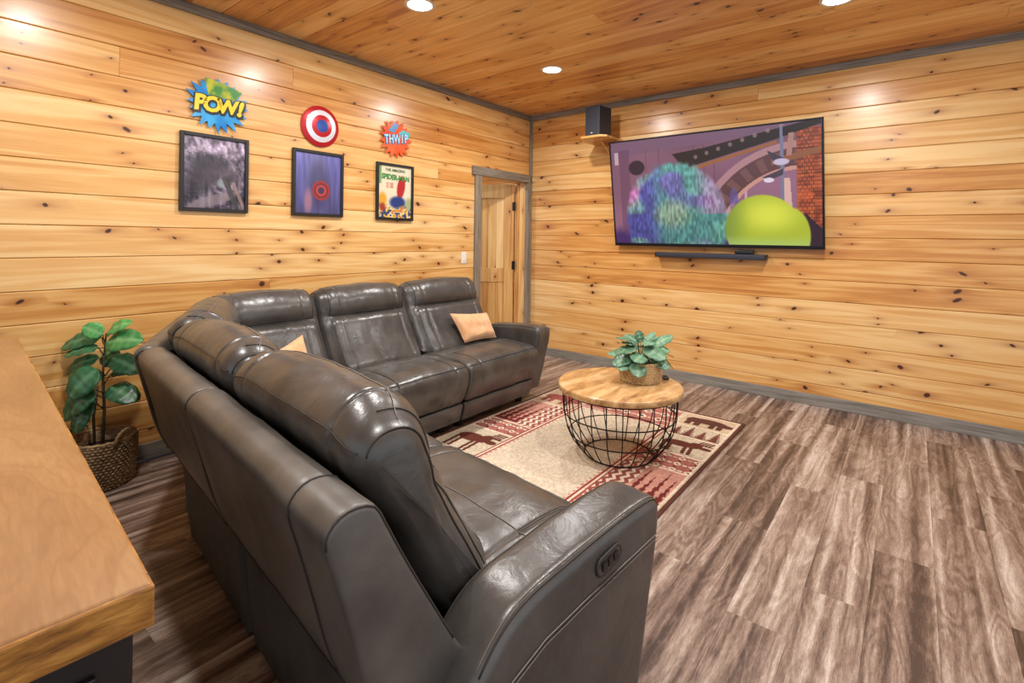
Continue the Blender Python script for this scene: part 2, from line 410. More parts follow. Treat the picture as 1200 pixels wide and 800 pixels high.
# ------------------------------------------------------------------ painted prints (flat pictures as vertex colour)
def attr_mat(name, emit=0, rough=.5, bumpy=False, spec=.5):
    t = NT(name); a = t.add('ShaderNodeAttribute', attribute_name='paint')
    if emit > 0:
        t.base((0.01, 0.01, 0.01, 1)); t.L(a.outputs['Color'], t.b.inputs['Emission Color']); t.b.inputs['Emission Strength'].default_value = emit
    else: t.L(a.outputs['Color'], t.b.inputs['Base Color'])
    t.set(Roughness=rough, Specular_IOR_Level=spec)
    if bumpy:
        pos = t.add('ShaderNodeNewGeometry').outputs['Position']; n = t.noise(pos, 420, 2, .6); t.bump(n, .5, .003)
    return t.m
def painted(name, img, corners, mat, parent=None):
    """img HxWx3 sRGB 0..1, corners TL,TR,BR,BL"""
    h, wd = img.shape[:2]
    TL, TR, BR, BL = [np.array(c, float) for c in corners]
    vv, uu = np.meshgrid(np.linspace(0, 1, h), np.linspace(0, 1, wd), indexing='ij'); uu = uu[..., None]; vv = vv[..., None]
    P = (TL*(1-uu)+TR*uu)*(1-vv)+(BL*(1-uu)+BR*uu)*vv
    idx = np.arange(h*wd).reshape(h, wd)
    q = np.stack([idx[:-1, :-1], idx[1:, :-1], idx[1:, 1:], idx[:-1, 1:]], -1).reshape(-1, 4)
    me = bpy.data.meshes.new(name)
    me.vertices.add(h*wd); me.vertices.foreach_set('co', P.reshape(-1))
    me.loops.add(q.size); me.loops.foreach_set('vertex_index', q.reshape(-1))
    me.polygons.add(len(q)); me.polygons.foreach_set('loop_start', np.arange(0, q.size, 4)); me.polygons.foreach_set('loop_total', np.full(len(q), 4))
    me.update(); me.validate()
    at = me.color_attributes.new('paint', 'FLOAT_COLOR', 'POINT')
    c = np.ones((h*wd, 4)); c[:, :3] = lin(np.clip(img, 0, 1)).reshape(-1, 3); at.data.foreach_set('color', c.reshape(-1))
    me.materials.append(mat)
    return link(bpy.data.objects.new(name, me), parent)
def grid(h, w_):
    v, u = np.meshgrid(np.linspace(0, 1, h), np.linspace(0, 1, w_), indexing='ij'); return u, v
def blend(img, m, col):
    m = np.clip(m, 0, 1)[..., None]; return img*(1-m)+np.array(col)/255.*m
def sstep(x, a, b): 
    t = np.clip((x-a)/(b-a), 0, 1); return t*t*(3-2*t)
def vnoise(u, v, fx, fy, seed):
    rs = np.random.RandomState(seed); g = rs.rand(int(fy)+3, int(fx)+3)
    x = np.clip(u, 0, 1)*fx; y = np.clip(v, 0, 1)*fy; i = np.floor(x).astype(int); j = np.floor(y).astype(int); a = x-i; b = y-j
    a = a*a*(3-2*a); b = b*b*(3-2*b)
    return (g[j, i]*(1-a)+g[j, i+1]*a)*(1-b)+(g[j+1, i]*(1-a)+g[j+1, i+1]*a)*b
def inpoly(u, v, pts):
    m = np.zeros(u.shape, bool); n = len(pts)
    for i in range(n):
        x1, y1 = pts[i]; x2, y2 = pts[(i+1) % n]
        c = ((y1 > v) != (y2 > v)) & (u < (x2-x1)*(v-y1)/((y2-y1) if y2 != y1 else 1e-9)+x1)
        m ^= c
    return m.astype(float)
def ell(u, v, cx, cy, rx, ry, soft=.12):
    d = np.sqrt(((u-cx)/rx)**2+((v-cy)/ry)**2); return 1-sstep(d, 1-soft, 1+soft)

# TV picture: purple room with arch, beam, lamp post, brick; plain soft colour masses in front
def tv_img():
    u, v = grid(200, 350)
    im = np.zeros(u.shape+(3,)); im[:] = np.array([134, 90, 112])/255.
    im = im*(.82+.25*vnoise(u, v, 5, 4, 1)[..., None])
    im = blend(im, (v < .13-.12*u+.02)*1.0, (116, 84, 108))
    im = blend(im, (np.abs(u-.075) < .03)*(v > .08)*.45, (90, 52, 84)); im = blend(im, (np.abs(u-.03) < .012)*(v > .1)*(v < .22)*.7, (215, 190, 200))
    im = blend(im, ell(u, v, .145, .26, .045, .07, .1), (44, 26, 44))
    for cx in (.20, .27, .45, .5, .55): im = blend(im, (np.abs(u-cx) < .003)*.4*(v > .1), (84, 50, 74))
    # arch
    d = np.sqrt(((u-.93)/.46)**2+((v-.98)/.80)**2)
    im = blend(im, ((d > .98) & (d < 1.05))*(u < .93), (170, 124, 130))
    im = blend(im, ((d > .80) & (d < .98))*(u < .93), (92, 58, 62))
    blocks = (np.sin(np.arctan2(v-.98, (u-.93)*1.7)*34) > .2)
    im = blend(im, ((d > .82) & (d < .96))*(u < .93)*blocks*.6, (128, 88, 84))
    im = blend(im, ((d > .76) & (d < .80))*(u < .93), (198, 142, 130))
    im = blend(im, (d < .76)*(u < .9)*.7, (150, 104, 128)); im = blend(im, (np.abs(u-.69) < .006)*(d < .76), (196, 150, 166))
    im = blend(im, ell(u, v, .635, .62, .02, .12)*(.4+.6*vnoise(u, v, 60, 40, 5)), (96, 84, 150))
    # bricks
    br = (u > .905); rows = np.floor(v*34); ux = (u*60+(rows % 2)*.5) % 1; mort = (ux < .12) | ((v*34) % 1 < .18)
    bc = vnoise(u, v, 50, 34, 9)[..., None]*np.array([90, 50, 30])/255.+np.array([120, 52, 32])/255.
    im = np.where((br & (v > .05))[..., None], np.where(mort[..., None], np.array([74, 40, 34])/255., bc), im)
    im = blend(im, br*(v > .42)*(v < .76)*.45*(vnoise(u, v, 16, 12, 3) > .45), (236, 110, 60))
    im = blend(im, inpoly(u, v, [(.80, .28), (1, .20), (1, .25), (.80, .33)]), (140, 86, 58))
    # beam
    im = blend(im, inpoly(u, v, [(.34, .16), (.5, .13), (1, -.02), (1, .03), (.82, .12), (.45, .28), (.40, .30)]), (36, 24, 26))
    for k in range(8):
        im = blend(im, ell(u, v, .46+k*.055, .205-k*.027, .009, .018)*.75, (150, 124, 118))
    im = blend(im, inpoly(u, v, [(.42, .30), (.82, .13), (.83, .15), (.43, .33)]), (150, 92, 54))
    # lamp post
    im = blend(im, inpoly(u, v, [(.838, .02), (.850, .02), (.862, .98), (.838, .98)]), (120, 116, 142))
    im = blend(im, inpoly(u, v, [(.852, .44), (.876, .44), (.886, .75), (.852, .75)]), (214, 170, 160))
    im = blend(im, inpoly(u, v, [(.874, .08), (.896, .08), (.884, .26), (.862, .26)]), (168, 122, 112))
    im = blend(im, inpoly(u, v, [(.782, .20), (.862, .285), (.82, .335)]), (64, 54, 70)); im = blend(im, ell(u, v, .842, .305, .033, .027), (196, 180, 206))
    im = blend(im, inpoly(u, v, [(.76, .425), (.85, .36), (.85, .41), (.80, .445)]), (70, 58, 74)); im = blend(im, ell(u, v, .79, .45, .022, .02), (220, 205, 220))
    im = blend(im, (v > .74)*(u > .92)*1.0*(u-.92 < (v-.70)*.5), (52, 30, 46))
    # plain colour masses (no figures)
    n = vnoise(u, v, 60, 14, 12)-.5; n2 = vnoise(u, v, 6, 5, 13); n3 = vnoise(u, v, 9, 7, 14); gr = vnoise(u, v, 130, 26, 15)-.5
    im = blend(im, sstep(v+.05*n, .80, .95)*(u < .62), (66, 40, 96))
    def dome(cx, cy, rx, ry, soft): return ell(u+.02*n, v+.06*n, cx, cy, rx, ry, soft)
    body = np.maximum(dome(.34, .80, .265, .56, .06), dome(.33, .46, .09, .22, .08))
    fur = np.zeros_like(im); fur[:] = np.array([84, 140, 136])/255.
    fur = blend(fur, sstep(.28-u, -.04, .10), (78, 78, 152)); fur = blend(fur, sstep(n2, .62, .85)*.7, (112, 84, 168)); fur = blend(fur, sstep(n3, .66, .85)*.85, (206, 116, 172)); fur = blend(fur, sstep(vnoise(u, v, 7, 6, 16), .6, .8)*.6, (124, 184, 150))
    fur = blend(fur, sstep(u-.42, .0, .12)*(v < .72)*.6, (190, 122, 168)); fur = blend(fur, ell(u, v, .33, .72, .09, .12, .5)*.7, (152, 170, 134))
    fur = fur*(1.0+.5*gr-.25*(v-.6))[..., None]
    m_ = np.clip(body, 0, 1)[..., None]; im = im*(1-m_)+fur*m_
    gm = np.maximum(ell(u, v, .755, .87, .165, .30, .03), ell(u, v, .87, .92, .085, .24, .05)); gc = np.zeros_like(im); gc[:] = np.array([170, 182, 52])/255.
    gc = blend(gc, ell(u, v, .79, .74, .10, .12, .8), (214, 218, 72)); gc = blend(gc, sstep(.70-u, -.02, .12)*.7, (106, 132, 60)); gc = blend(gc, sstep(v, .90, 1.0)*.7, (168, 196, 112))
    m_ = gm[..., None]; im = im*(1-m_)+gc*m_
    return im
# ---- television (tilted down), frame built from its four outer corners
tvo = thing('television', 'large black flat television hung tilted on the right wall, bright purple picture', 'television', (-.10, -2.104, 1.283))
TVb = Vector((-.09, 0, 1.283)); TVt = Vector((-.262, 0, 2.318)); TY0, TY1 = -1.178, -3.030
upv = (TVt-TVb); upl = upv.length; upv.normalize(); nrm = Vector((-upv.z, 0, upv.x)).normalized()
if nrm.x > 0: nrm = -nrm
def tvp(y, s, d): # y world, s up 0..1 along, d toward the room
    p = TVb+upv*(s*upl)+nrm*d; return Vector((p.x, y, p.z))-Vector(tvo.location)
def tvbox(name, y0, y1, s0, s1, d0, d1, mat, parent, bev=.002):
    vs = [tvp(y, s, d) for d in (d0, d1) for y, s in ((y0, s0), (y1, s0), (y1, s1), (y0, s1))]
    fs = [(0, 1, 2, 3), (7, 6, 5, 4), (0, 4, 5, 1), (1, 5, 6, 2), (2, 6, 7, 3), (3, 7, 4, 0)]
    bm = bmesh.new(); vv = [bm.verts.new(v) for v in vs]; [bm.faces.new([vv[i] for i in f]) for f in fs]
    bmesh.ops.recalc_face_normals(bm, faces=bm.faces)
    if bev: bmesh.ops.bevel(bm, geom=bm.edges[:], offset=bev, segments=2, profile=.5, affect='EDGES')
    return bm_obj(name, bm, mat, parent)
tvbox('housing', TY0-.01, TY1+.01, .01, .99, -.04, -.008, M_BLACK, tvo)
fb = .011/upl*1.2
M_TVF = plain('tv_bezel', s255(26, 28, 34), .3, .2)
for a in ((TY0, TY1, 0, .028), (TY0, TY1, .985, 1)): tvbox('bezel', a[0], a[1], a[2], a[3], -.012, .004, M_TVF, tvo, .0015)
for a in ((TY0, TY0-.016), (TY1+.016, TY1)): tvbox('bezel', a[0], a[1], .0, 1, -.012, .0045, M_TVF, tvo, .0015)
scr = painted('screen', tv_img(), [tvp(TY0-.016, .985, .001), tvp(TY1+.016, .985, .001), tvp(TY1+.016, .028, .001), tvp(TY0-.016, .028, .001)], attr_mat('tv_picture', 1.0, .25), tvo)
tvbox('wall_bracket', -1.9, -2.3, .25, .35, -.06, -.04, M_BLKM, tvo)
mesh_pts = [(-.019, -2.0, 1.5), (-.12, -2.0, 1.56), (-.019, -2.2, 1.5), (-.12, -2.2, 1.56)]
for yy in (-2.0, -2.2):
    tube('bracket_arm', [Vector((-.035, yy, 1.70))-Vector(tvo.location), Vector((-.12, yy, 1.73))-Vector(tvo.location)], .012, M_BLKM, tvo)
    tube('bracket_arm', [Vector((-.035, yy, 2.05))-Vector(tvo.location), Vector((-.18, yy, 2.08))-Vector(tvo.location)], .012, M_BLKM, tvo)
# soundbar + sensor
sb = thing('soundbar', 'long thin black soundbar on the wall just below the television', 'speaker', (-.06, -2.1, 1.205))
box('body', (-.05, -.495, -.025), (.035, .485, .022), M_NAVY, sb, .008, 3, True)
box('end_cap', (-.052, -.499, -.026), (.037, -.488, .023), M_BLACK, sb, .004); box('end_cap', (-.052, .478, -.026), (.037, .489, .023), M_BLACK, sb, .004)
box('wall_mount', (.034, -.2, -.015), (.042, .2, .012), M_BLKM, sb)
ss = thing('sensor_box', 'small black box standing on the right part of the soundbar', 'device', (-.07, -2.42, 1.227))
box('body', (-.03, -.075, 0), (.03, .075, .038), M_BLACK, ss, .008, 3, True)
box('lens_strip', (-.0315, -.05, .012), (-.029, .05, .028), plain('dark_glass', s255(10, 10, 12), .1), ss, .0005, 1)
# corner speaker on a pine shelf
sh = thing('wall_shelf', 'small pine bracket shelf under the dark speaker near the ceiling', 'shelf', (0, -1.06, 2.37))
bm = bmesh.new()
pts = [(-.018, -.17), (-.018, .17), (-.30, .17), (-.45, .10), (-.45, -.12), (-.40, -.17)]
lo_v = [bm.verts.new((x, y, -.022)) for x, y in pts]; hi_v = [bm.verts.new((x, y, 0)) for x, y in pts]
bm.faces.new(lo_v); bm.faces.new(hi_v[::-1]); n = len(pts)
for i in range(n): bm.faces.new((lo_v[i], hi_v[i], hi_v[(i+1) % n], lo_v[(i+1) % n]))
bmesh.ops.recalc_face_normals(bm, faces=bm.faces); bmesh.ops.bevel(bm, geom=bm.edges[:], offset=.002, segments=1, affect='EDGES')
bm_obj('shelf_board', bm, M_SHELF, sh)
vs = [(-.018, y, z) for y, z in ((-.012, -.022), (-.012, -.13))]+[(-.2, -.012, -.022)]+[(-.018, y, z) for y, z in ((.012, -.022), (.012, -.13))]+[(-.2, .012, -.022)]
mesh('bracket', vs, [(0, 1, 2), (3, 5, 4), (0, 3, 4, 1), (1, 4, 5, 2), (0, 2, 5, 3)], M_SHELF, sh)
sp = thing('bookshelf_speaker', 'dark boxy loudspeaker on the pine shelf near the corner ceiling', 'speaker', (-.31, -1.075, 2.37), math.radians(-8))
box('cabinet', (-.09, -.085, 0), (.11, .085, .30), plain('speaker_wood', s255(40, 42, 52), .45), sp, .004)
box('grille', (-.1, -.08, .005), (-.09, .08, .295), M_NAVY, sp, .003)
box('badge', (-.1015, -.012, .03), (-.0995, .012, .036), M_WHITE, sp)

# ------------------------------------------------------------------ posters & wall signs
M_PAP = attr_mat('printed_paper', 0, .25, spec=.6)
def dark_img():
    u, v = grid(96, 78); n1 = vnoise(u+.3*v, v, 9, 7, 21); n2 = vnoise(u, v-.4*u+.4, 22, 16, 22); n3 = vnoise(u, v, 40, 50, 23)
    g = .30+.25*(1-v)+.35*(n1-.5)+.35*(n2-.5)+.2*(n3-.5)
    g = np.clip((g-.42)*1.25+.40, .06, .85); im = np.stack([g*1.0+.03, g*.95, g*1.02+.04], -1)
    im = blend(im, ell(u, v, .42, .36, .35, .12, .5)*.8, (52, 48, 56)); im = blend(im, ell(u, v, .25, .62, .24, .22, .5)*.75, (44, 38, 44))
    im = blend(im, ell(u, v, .6, .52, .38, .13, .4)*.7, (72, 62, 70)); im = blend(im, ell(u, v+.25*u, .45, 1.0, .38, .08, .2)*.8, (132, 118, 124))
    im = blend(im, ell(u, v, .62, .63, .09, .07, .3)*.8, (140, 150, 150)); im = blend(im, (np.abs((u-.75)-(v-.75)*.5) < .05)*(v > .55)*.8, (58, 54, 50))
    im = blend(im, (np.abs((u-.87)-(v-.75)*.5) < .03)*(v > .6)*.8, (150, 126, 116)); return im
def blue_img():
    u, v = grid(96, 78); n = vnoise(u, v, 26, 3, 31)
    im = np.zeros(u.shape+(3,)); im[:] = np.array([92, 92, 150])/255.; im *= (1.15-.35*v)[..., None]; im *= (.85+.3*n)[..., None]
    im = blend(im, ell(u, v, .48, .32, .16, .30, .9)*.5, (170, 176, 214)); 
    im = blend(im, ell(u, v, .5, .5, .2, .42, .5)*.7, (54, 52, 84))
    im = blend(im, ell(u, v, .28, .80, .08, .2, .5)*.7, (176, 120, 134))
    for r_, c in ((.2, (150, 50, 56)), (.15, (96, 40, 50)), (.12, (170, 66, 66)), (.07, (70, 50, 80))): im = blend(im, ell(u, v, .56, .61, r_, r_*.82, .1), c)
    return im
def cream_img():
    u, v = grid(110, 70)
    im = np.zeros(u.shape+(3,)); im[:] = np.array([222, 214, 186])/255.
    im = blend(im, (u < .1)*(v < .35)*.8, (96, 150, 92))
    im = blend(im, inpoly(u, v, [(.1, .30), (.62, .34), (.5, .62), (.2, .58)])*0.0, (255, 255, 255))
    im = blend(im, ell(u-.18*(.4-v), v, .68, .40, .12, .22, .15), (178, 44, 44)); im = blend(im, ell(u, v, .58, .70, .24, .12, .3), (40, 60, 120))
    n = vnoise(u, v, 22, 30, 41); n2 = vnoise(u, v, 16, 22, 42)
    low = sstep(v+.25*np.abs(u-.5), .78, .88)
    im = blend(im, low*(n > .45), (226, 186, 70)); im = blend(im, low*(n2 > .62), (60, 70, 110)); im = blend(im, low*(n2 < .3), (200, 120, 60))
    im = blend(im, ell(u, v, .13, .66, .12, .14, .4), (216, 160, 60)); im = blend(im, ell(u, v, .92, .72, .1, .12, .4), (160, 170, 120)); im = blend(im, ell(u, v, .13, .8, .08, .08, .4), (160, 60, 50))
    for k in range(4): im = blend(im, (np.abs(v-(.335+k*.028)) < .008)*(u > .24-.0*k)*(u < .46)*(((u*38) % 1) > .25)*.85, (190, 60, 44))
    return im
def text_mesh(name, body, size, mat, parent, mtx, off=0.0, ext=.001, shear=0, sx=1.0):
    cu = bpy.data.curves.new(name, 'FONT'); cu.body = body; cu.size = size; cu.align_x = 'CENTER'; cu.align_y = 'CENTER'
    cu.extrude = ext; cu.offset = off; cu.shear = shear; cu.resolution_u = 3
    tmp = bpy.data.objects.new(name, cu); COL.objects.link(tmp)
    dg = bpy.context.evaluated_depsgraph_get(); me = bpy.data.meshes.new_from_object(tmp.evaluated_get(dg)); bpy.data.objects.remove(tmp)
    me.name = name; me.transform(Matrix.Diagonal((sx, 1, 1, 1))); me.transform(mtx); me.materials.clear(); me.materials.append(mat)
    return link(bpy.data.objects.new(name, me), parent)
# matrix: text x -> +X, text y -> +Z, text normal -> -Y (left wall)
def wallM(x, y, z, rot=0): return Matrix.Translation((x, y, z)) @ Matrix.Rotation(PI/2, 4, 'X') @ Matrix.Rotation(rot, 4, 'Z')
def poster(x0, x1, z0, z1, img, name, label, frame=.022):
    cx, cz = (x0+x1)/2, (z0+z1)/2; a = (x1-x0)/2; b = (z1-z0)/2
    t = thing(name, label, 'picture', (cx, -.019, cz), group='framed posters on the left wall')
    fm = bpy.data.materials.get('poster_frame') or plain('poster_frame', s255(28, 26, 26), .4)
    for lo, hi in (((-a, -.025, -b), (-a+frame, 0, b)), ((a-frame, -.025, -b), (a, 0, b)), ((-a+frame, -.024, b-frame), (a-frame, 0, b)), ((-a+frame, -.024, -b), (a-frame, 0, -b+frame))):
        box('frame', lo, hi, fm, t, .002, 1)
    box('backing_board', (-a+.005, -.006, -b+.005), (a-.005, 0, b-.005), fm, t)
    i = .02
    painted('print', img, [(-a+i, -.011, b-i), (a-i, -.011, b-i), (a-i, -.011, -b+i), (-a+i, -.011, -b+i)], M_PAP, t)
    return t
poster(-3.677, -3.266, 1.487, 1.984, dark_img(), 'framed_poster', 'black framed poster of murky grey and purple shapes, under the blue burst sign')
poster(-2.953, -2.535, 1.489, 1.985, blue_img(), 'framed_poster', 'black framed blue poster with a red round patch, under the round disc')
p3 = poster(-2.217, -1.818, 1.485, 1.976, cream_img(), 'framed_poster', 'black framed cream comic poster with green lettering, nearest the door')
MG = plain('green_ink', s255(52, 130, 60), .4); MGd = plain('dark_green_ink', s255(50, 84, 50), .4)
text_mesh('lettering', 'SPIDER-MAN', .062, MG, p3, wallM(.005, -.0125, .125, -.03), .0028, .0004, 0, .86)
text_mesh('lettering', 'THE AMAZING', .034, MGd, p3, wallM(.0, -.0125, .188, -.0), .0008, .0004, 0, .95)

def burst(name, n, rx, rz, inner, depth, mat, parent, y0, seed, jit=.08, rot=0, ofs=(0, 0)):
    rr = random.Random(seed); pts = []
    for k in range(2*n):
        a = 2*PI*k/(2*n)+rot+rr.uniform(-.03, .03)
        q = (1+rr.uniform(-jit, jit)) if k % 2 == 0 else inner+rr.uniform(-.04, .04)
        pts.append((ofs[0]+rx*q*math.cos(a), ofs[1]+rz*q*math.sin(a)))
    vs = [(x, y0, z) for x, z in pts]+[(x, y0-depth, z) for x, z in pts]+[(ofs[0], y0-depth, ofs[1])]
    N = len(pts); fs = [(i, (i+1) % N, N+(i+1) % N, N+i) for i in range(N)]+[(N+i, N+(i+1) % N, 2*N) for i in range(N)]
    return mesh(name, vs, fs, mat, parent)
def two_tone(name, c1, c2, sc=7):
    t = NT(name); tc = t.add('ShaderNodeTexCoord').outputs['Object']; n = t.noise(tc, sc, 2, .5)
    t.base(t.ramp(n, [(.4, c1), (.62, c2)])); t.set(Roughness=.15); return t.m
MY = plain('yellow_enamel', s255(240, 208, 50), .2); MK = plain('black_enamel', s255(18, 18, 20), .25)
pw = thing('wall_sign', 'blue starburst metal sign with yellow word, over the murky grey poster', 'sign', (-3.463, -.019, 2.185))
burst('burst_plate', 20, .186, .182, .72, .006, two_tone('blue_enamel', s255(36, 128, 200), s255(70, 170, 225)), pw, -.012, 5)
vs, fs = lathe_geo([(.02, 0), (.02, .012)], 12); mesh('standoff', [(x, -z, y) for x, y, z in vs], fs, MK, pw)
o = mesh('colour_swoosh', [(-.06, -.0195, .055), (.10, -.0195, .04), (.15, -.0195, .11), (.03, -.0195, .145), (-.08, -.0195, .16)], [(0, 1, 2, 3, 4)], two_tone('green_enamel', s255(70, 140, 70), s255(190, 190, 60), 14), pw)
o['label'] = 'green and yellow painted patch'
for dx, ch, sz, rot in ((-.112, 'P', .135, .05), (-.04, 'O', .135, 0), (.052, 'W', .118, .05), (.132, '!', .135, -.12)):
    text_mesh('letter', ch, sz, MY, pw, wallM(dx, -.024, -.01, rot), .006, .002, .12)
    text_mesh('letter_outline', ch, sz*1.0, MK, pw, wallM(dx+.004, -.0205, -.014, rot), .017, .0015, .12)
# round disc
dc = thing('wall_disc', 'round domed metal disc of red and white rings with blue centre, above the blue poster', 'decoration', (-2.735, -.019, 2.176))
def ringm(r0, r1, z0, z1, mat, nm):
    vs, fs = lathe_geo([(r0, z0), ((r0+r1)/2, (z0+z1)/2+.001), (r1, z1)], 48); return mesh(nm, [(x, -z, y) for x, y, z in vs], fs, mat, dc, True)
MR = plain('red_enamel', s255(186, 34, 42), .3, .3); MW = plain('silver_enamel', s255(225, 225, 232), .3, .3); MB = plain('blue_enamel_disc', s255(40, 74, 150), .3, .3)
ringm(.0005, .048, .042, .040, MB, 'centre_disc'); ringm(.048, .084, .040, .034, MR, 'ring'); ringm(.084, .122, .034, .025, MW, 'ring'); ringm(.122, .156, .025, .012, MR, 'ring'); ringm(.156, .153, .012, .0, MR, 'rim')
# second burst
th = thing('wall_sign', 'orange starburst sign with pale blue word, above the cream comic poster', 'sign', (-2.02, -.019, 2.197))
burst('burst_plate', 17, .172, .172, .72, .006, two_tone('orange_enamel', s255(226, 84, 44), s255(240, 110, 70)), th, -.012, 8)
MC = plain('pale_blue_enamel', s255(190, 232, 245), .25); MBd = plain('mid_blue_enamel', s255(40, 120, 180), .3)
for k, (dx, ch) in enumerate(((-.105, 'T'), (-.055, 'H'), (.007, 'W'), (.062, 'I'), (.105, 'P'))):
    text_mesh('letter', ch, .105, MC, th, wallM(dx, -.024, -.02+.008*k, .05), .001, .0015, 0, .66)
    text_mesh('letter_outline', ch, .105, MBd, th, wallM(dx, -.0205, -.023+.008*k, .05), .008, .0015, 0, .66)
mesh('colour_swoosh', [(-.09, -.0195, .06), (-.02, -.0195, .05), (.03, -.0195, .12), (-.02, -.0195, .14), (-.05, -.0195, .10)], [(0, 1, 2, 3, 4)], MBd, th)
mesh('colour_swoosh', [(.02, -.0195, .05), (.14, -.0195, .02), (.15, -.0195, .07), (.08, -.0195, .09)], [(0, 1, 2, 3)], plain('teal_enamel', s255(80, 180, 190), .3), th)
# switch
sw = thing('light_switch', 'white light switch plate on the pine wall left of the door', 'switch', (-1.137, -.019, 1.138))
box('plate', (-.036, -.006, -.058), (.036, 0, .058), M_WHITE, sw, .002)
box('rocker', (-.016, -.011, -.032), (.016, -.005, .032), M_WHITE, sw, .002)

# ------------------------------------------------------------------ rug
def rug_img():
    # u along x (far edge -0.88 -> -3.15), v along y (-1.10 -> -2.64)
    nx, ny = 460, 320; u, v = grid(ny, nx); LX, LY = 2.27, 1.54
    X = u*LX; Y = v*LY                       # metres from the far/left corner
    cream = (208, 193, 170); red = (146, 80, 74); brown = (92, 58, 50); pink = (196, 128, 112)
    im = np.zeros(u.shape+(3,)); im[:] = np.array(cream)/255.
    B = .43; rs = np.random.RandomState(2)
    inner = (X > B) & (X < LX-B) & (Y > B) & (Y < LY-B)
    im = blend(im, (~inner)*1.0, (200, 184, 160))
    dist = np.minimum.reduce([X, LX-X, Y, LY-Y])
    # panels along both long bands
    def motif_bear(x, y): # unit box
        m = ell(x, y, .5, .42, .34, .2, .1)+ell(x, y, .84, .5, .14, .12, .1)+ell(x, y, .24, .46, .16, .2, .1)
        for lx in (.17, .34, .62, .76): m = m+((np.abs(x-lx) < .055) & (y > .45) & (y < .86))
        return np.clip(m, 0, 1)
    def motif_moose(x, y):
        m = ell(x, y, .42, .42, .28, .15, .1)+ell(x, y, .68, .36, .12, .16, .1)+ell(x, y, .86, .42, .12, .07, .1)
        for lx in (.18, .30, .56, .66): m = m+((np.abs(x-lx-(y-.5)*.1) < .032) & (y > .4) & (y < .9))
        for k in range(4): m = m+((np.abs(x-(.70+k*.06)-(.25-y)*.3) < .022) & (y > .05) & (y < .28))
        m = m+((np.abs(y-.26) < .03) & (x > .68) & (x < .96)); return np.clip(m, 0, 1)
    def motif_trees(x, y):
        m = np.zeros(x.shape)
        for cx, h in ((.15, .8), (.38, .95), (.62, .75), (.85, .9)):
            t = (.95-y)/h; wv = .13*(1-t)*(.55+.45*((t*7) % 1 < .55)); m = m+((np.abs(x-cx) < wv) & (t > 0) & (t < 1))
        return np.clip(m, 0, 1)
    def diamonds(x, y, ax, ay):
        a = np.abs((x*ax) % 1-.5); b = np.abs((y*ay) % 1-.5); s = a+b; return s, a, b
    def panel(x0, x1, side, kind):
        nonlocal im
        yy = Y if side == 0 else LY-Y
        sel = (X >= x0) & (X < x1) & (yy < B-.03) & (yy > .03)
        px = (X-x0)/(x1-x0); py = (yy-.03)/(B-.06)
        mx = py if side == 0 else 1-py; my = px
        if kind == 'bear': im = blend(im, sel*.5, (190, 160, 130)); im = blend(im, sel*motif_bear(mx, my), red if side == 0 else brown)
        if kind == 'moose': im = blend(im, sel*motif_moose(mx, my), (98, 52, 42))
        if kind == 'trees':
            im = blend(im, sel*(py < .62), (190, 138, 122)); im = blend(im, sel*(py < .62)*motif_trees(np.clip((mx if side == 0 else 1-mx)/.62, 0, 1), my), (104, 44, 42))
            z = np.abs(((px*7) % 1)-.5)*2; im = blend(im, sel*(py >= .62), red)
            im = blend(im, sel*(py >= .62)*((((py-.62)*7.5+z*.5) % 1) < .45), (226, 208, 184))
        if kind == 'greytrees':
            im = blend(im, sel*.8, (196, 180, 158)); im = blend(im, sel*motif_trees(mx, my), (110, 64, 54))
        if kind == 'dia':
            im = blend(im, sel*1.0, (164, 102, 92)); s, a, b = diamonds(X-x0, yy, 1/.085, 1/.095)
            im = blend(im, sel*(s < .30), (226, 208, 184)); im = blend(im, sel*(s < .12), brown)
            im = blend(im, sel*((a < .08)*(b > .38)), (226, 208, 184)); im = blend(im, sel*((b < .08)*(a > .38)), (110, 44, 40))
        e = (np.abs(X-x0) < .007) | (np.abs(X-x1) < .007)
        im = blend(im, e*(yy < B)*(yy > .03), (226, 206, 184))
    lp = [(.03, .22, 'greytrees'), (.22, .57, 'bear'), (.57, 1.09, 'trees'), (1.09, 1.29, 'dia'), (1.29, 1.70, 'moose'), (1.70, 1.86, 'dia'), (1.86, 2.23, 'trees')]
    rp = [(.03, .30, 'bear'), (.30, .52, 'greytrees'), (.52, .84, 'moose'), (.84, 1.08, 'dia'), (1.08, 1.60, 'trees'), (1.60, 1.76, 'dia'), (1.76, 2.2, 'moose')]
    for a in lp: panel(a[0], a[1], 0, a[2])
    for a in rp: panel(a[0], a[1], 1, a[2])
    # end bands
    for far in (0, 1):
        XX = X if far == 0 else LX-X
        sel = (XX > .03) & (XX < B-.03) & (Y > B) & (Y < LY-B)
        s, a, b = diamonds(XX, Y-B, 1/.13, 1/.13)
        im = blend(im, sel, (170, 112, 102)); im = blend(im, sel*(s < .34), (226, 208, 184)); im = blend(im, sel*(s < .16), brown)
        im = blend(im, sel*((a < .06)*(b > .36)), (226, 208, 184))
    # stripe frame round the field
    for o_, w_, c in ((.0, .012, (150, 60, 54)), (.016, .01, (228, 208, 188)), (-.014, .01, (228, 208, 188)), (-.026, .008, (150, 60, 54))):
        fr = np.minimum.reduce([X-B+.0, LX-B-X, Y-B, LY-B-Y]); im = blend(im, (np.abs(fr-o_) < w_/2)*1.0, c)
    dash = (((X+Y)*22) % 1 < .5); im = blend(im, (np.abs(np.minimum.reduce([X-B, LX-B-X, Y-B, LY-B-Y])-.016) < .005)*dash*.8, (170, 100, 90))
    im = blend(im, (dist < .022)*1.0, (92, 56, 46)); im = blend(im, ((dist > .03) & (dist < .040))*1.0, (222, 202, 180))
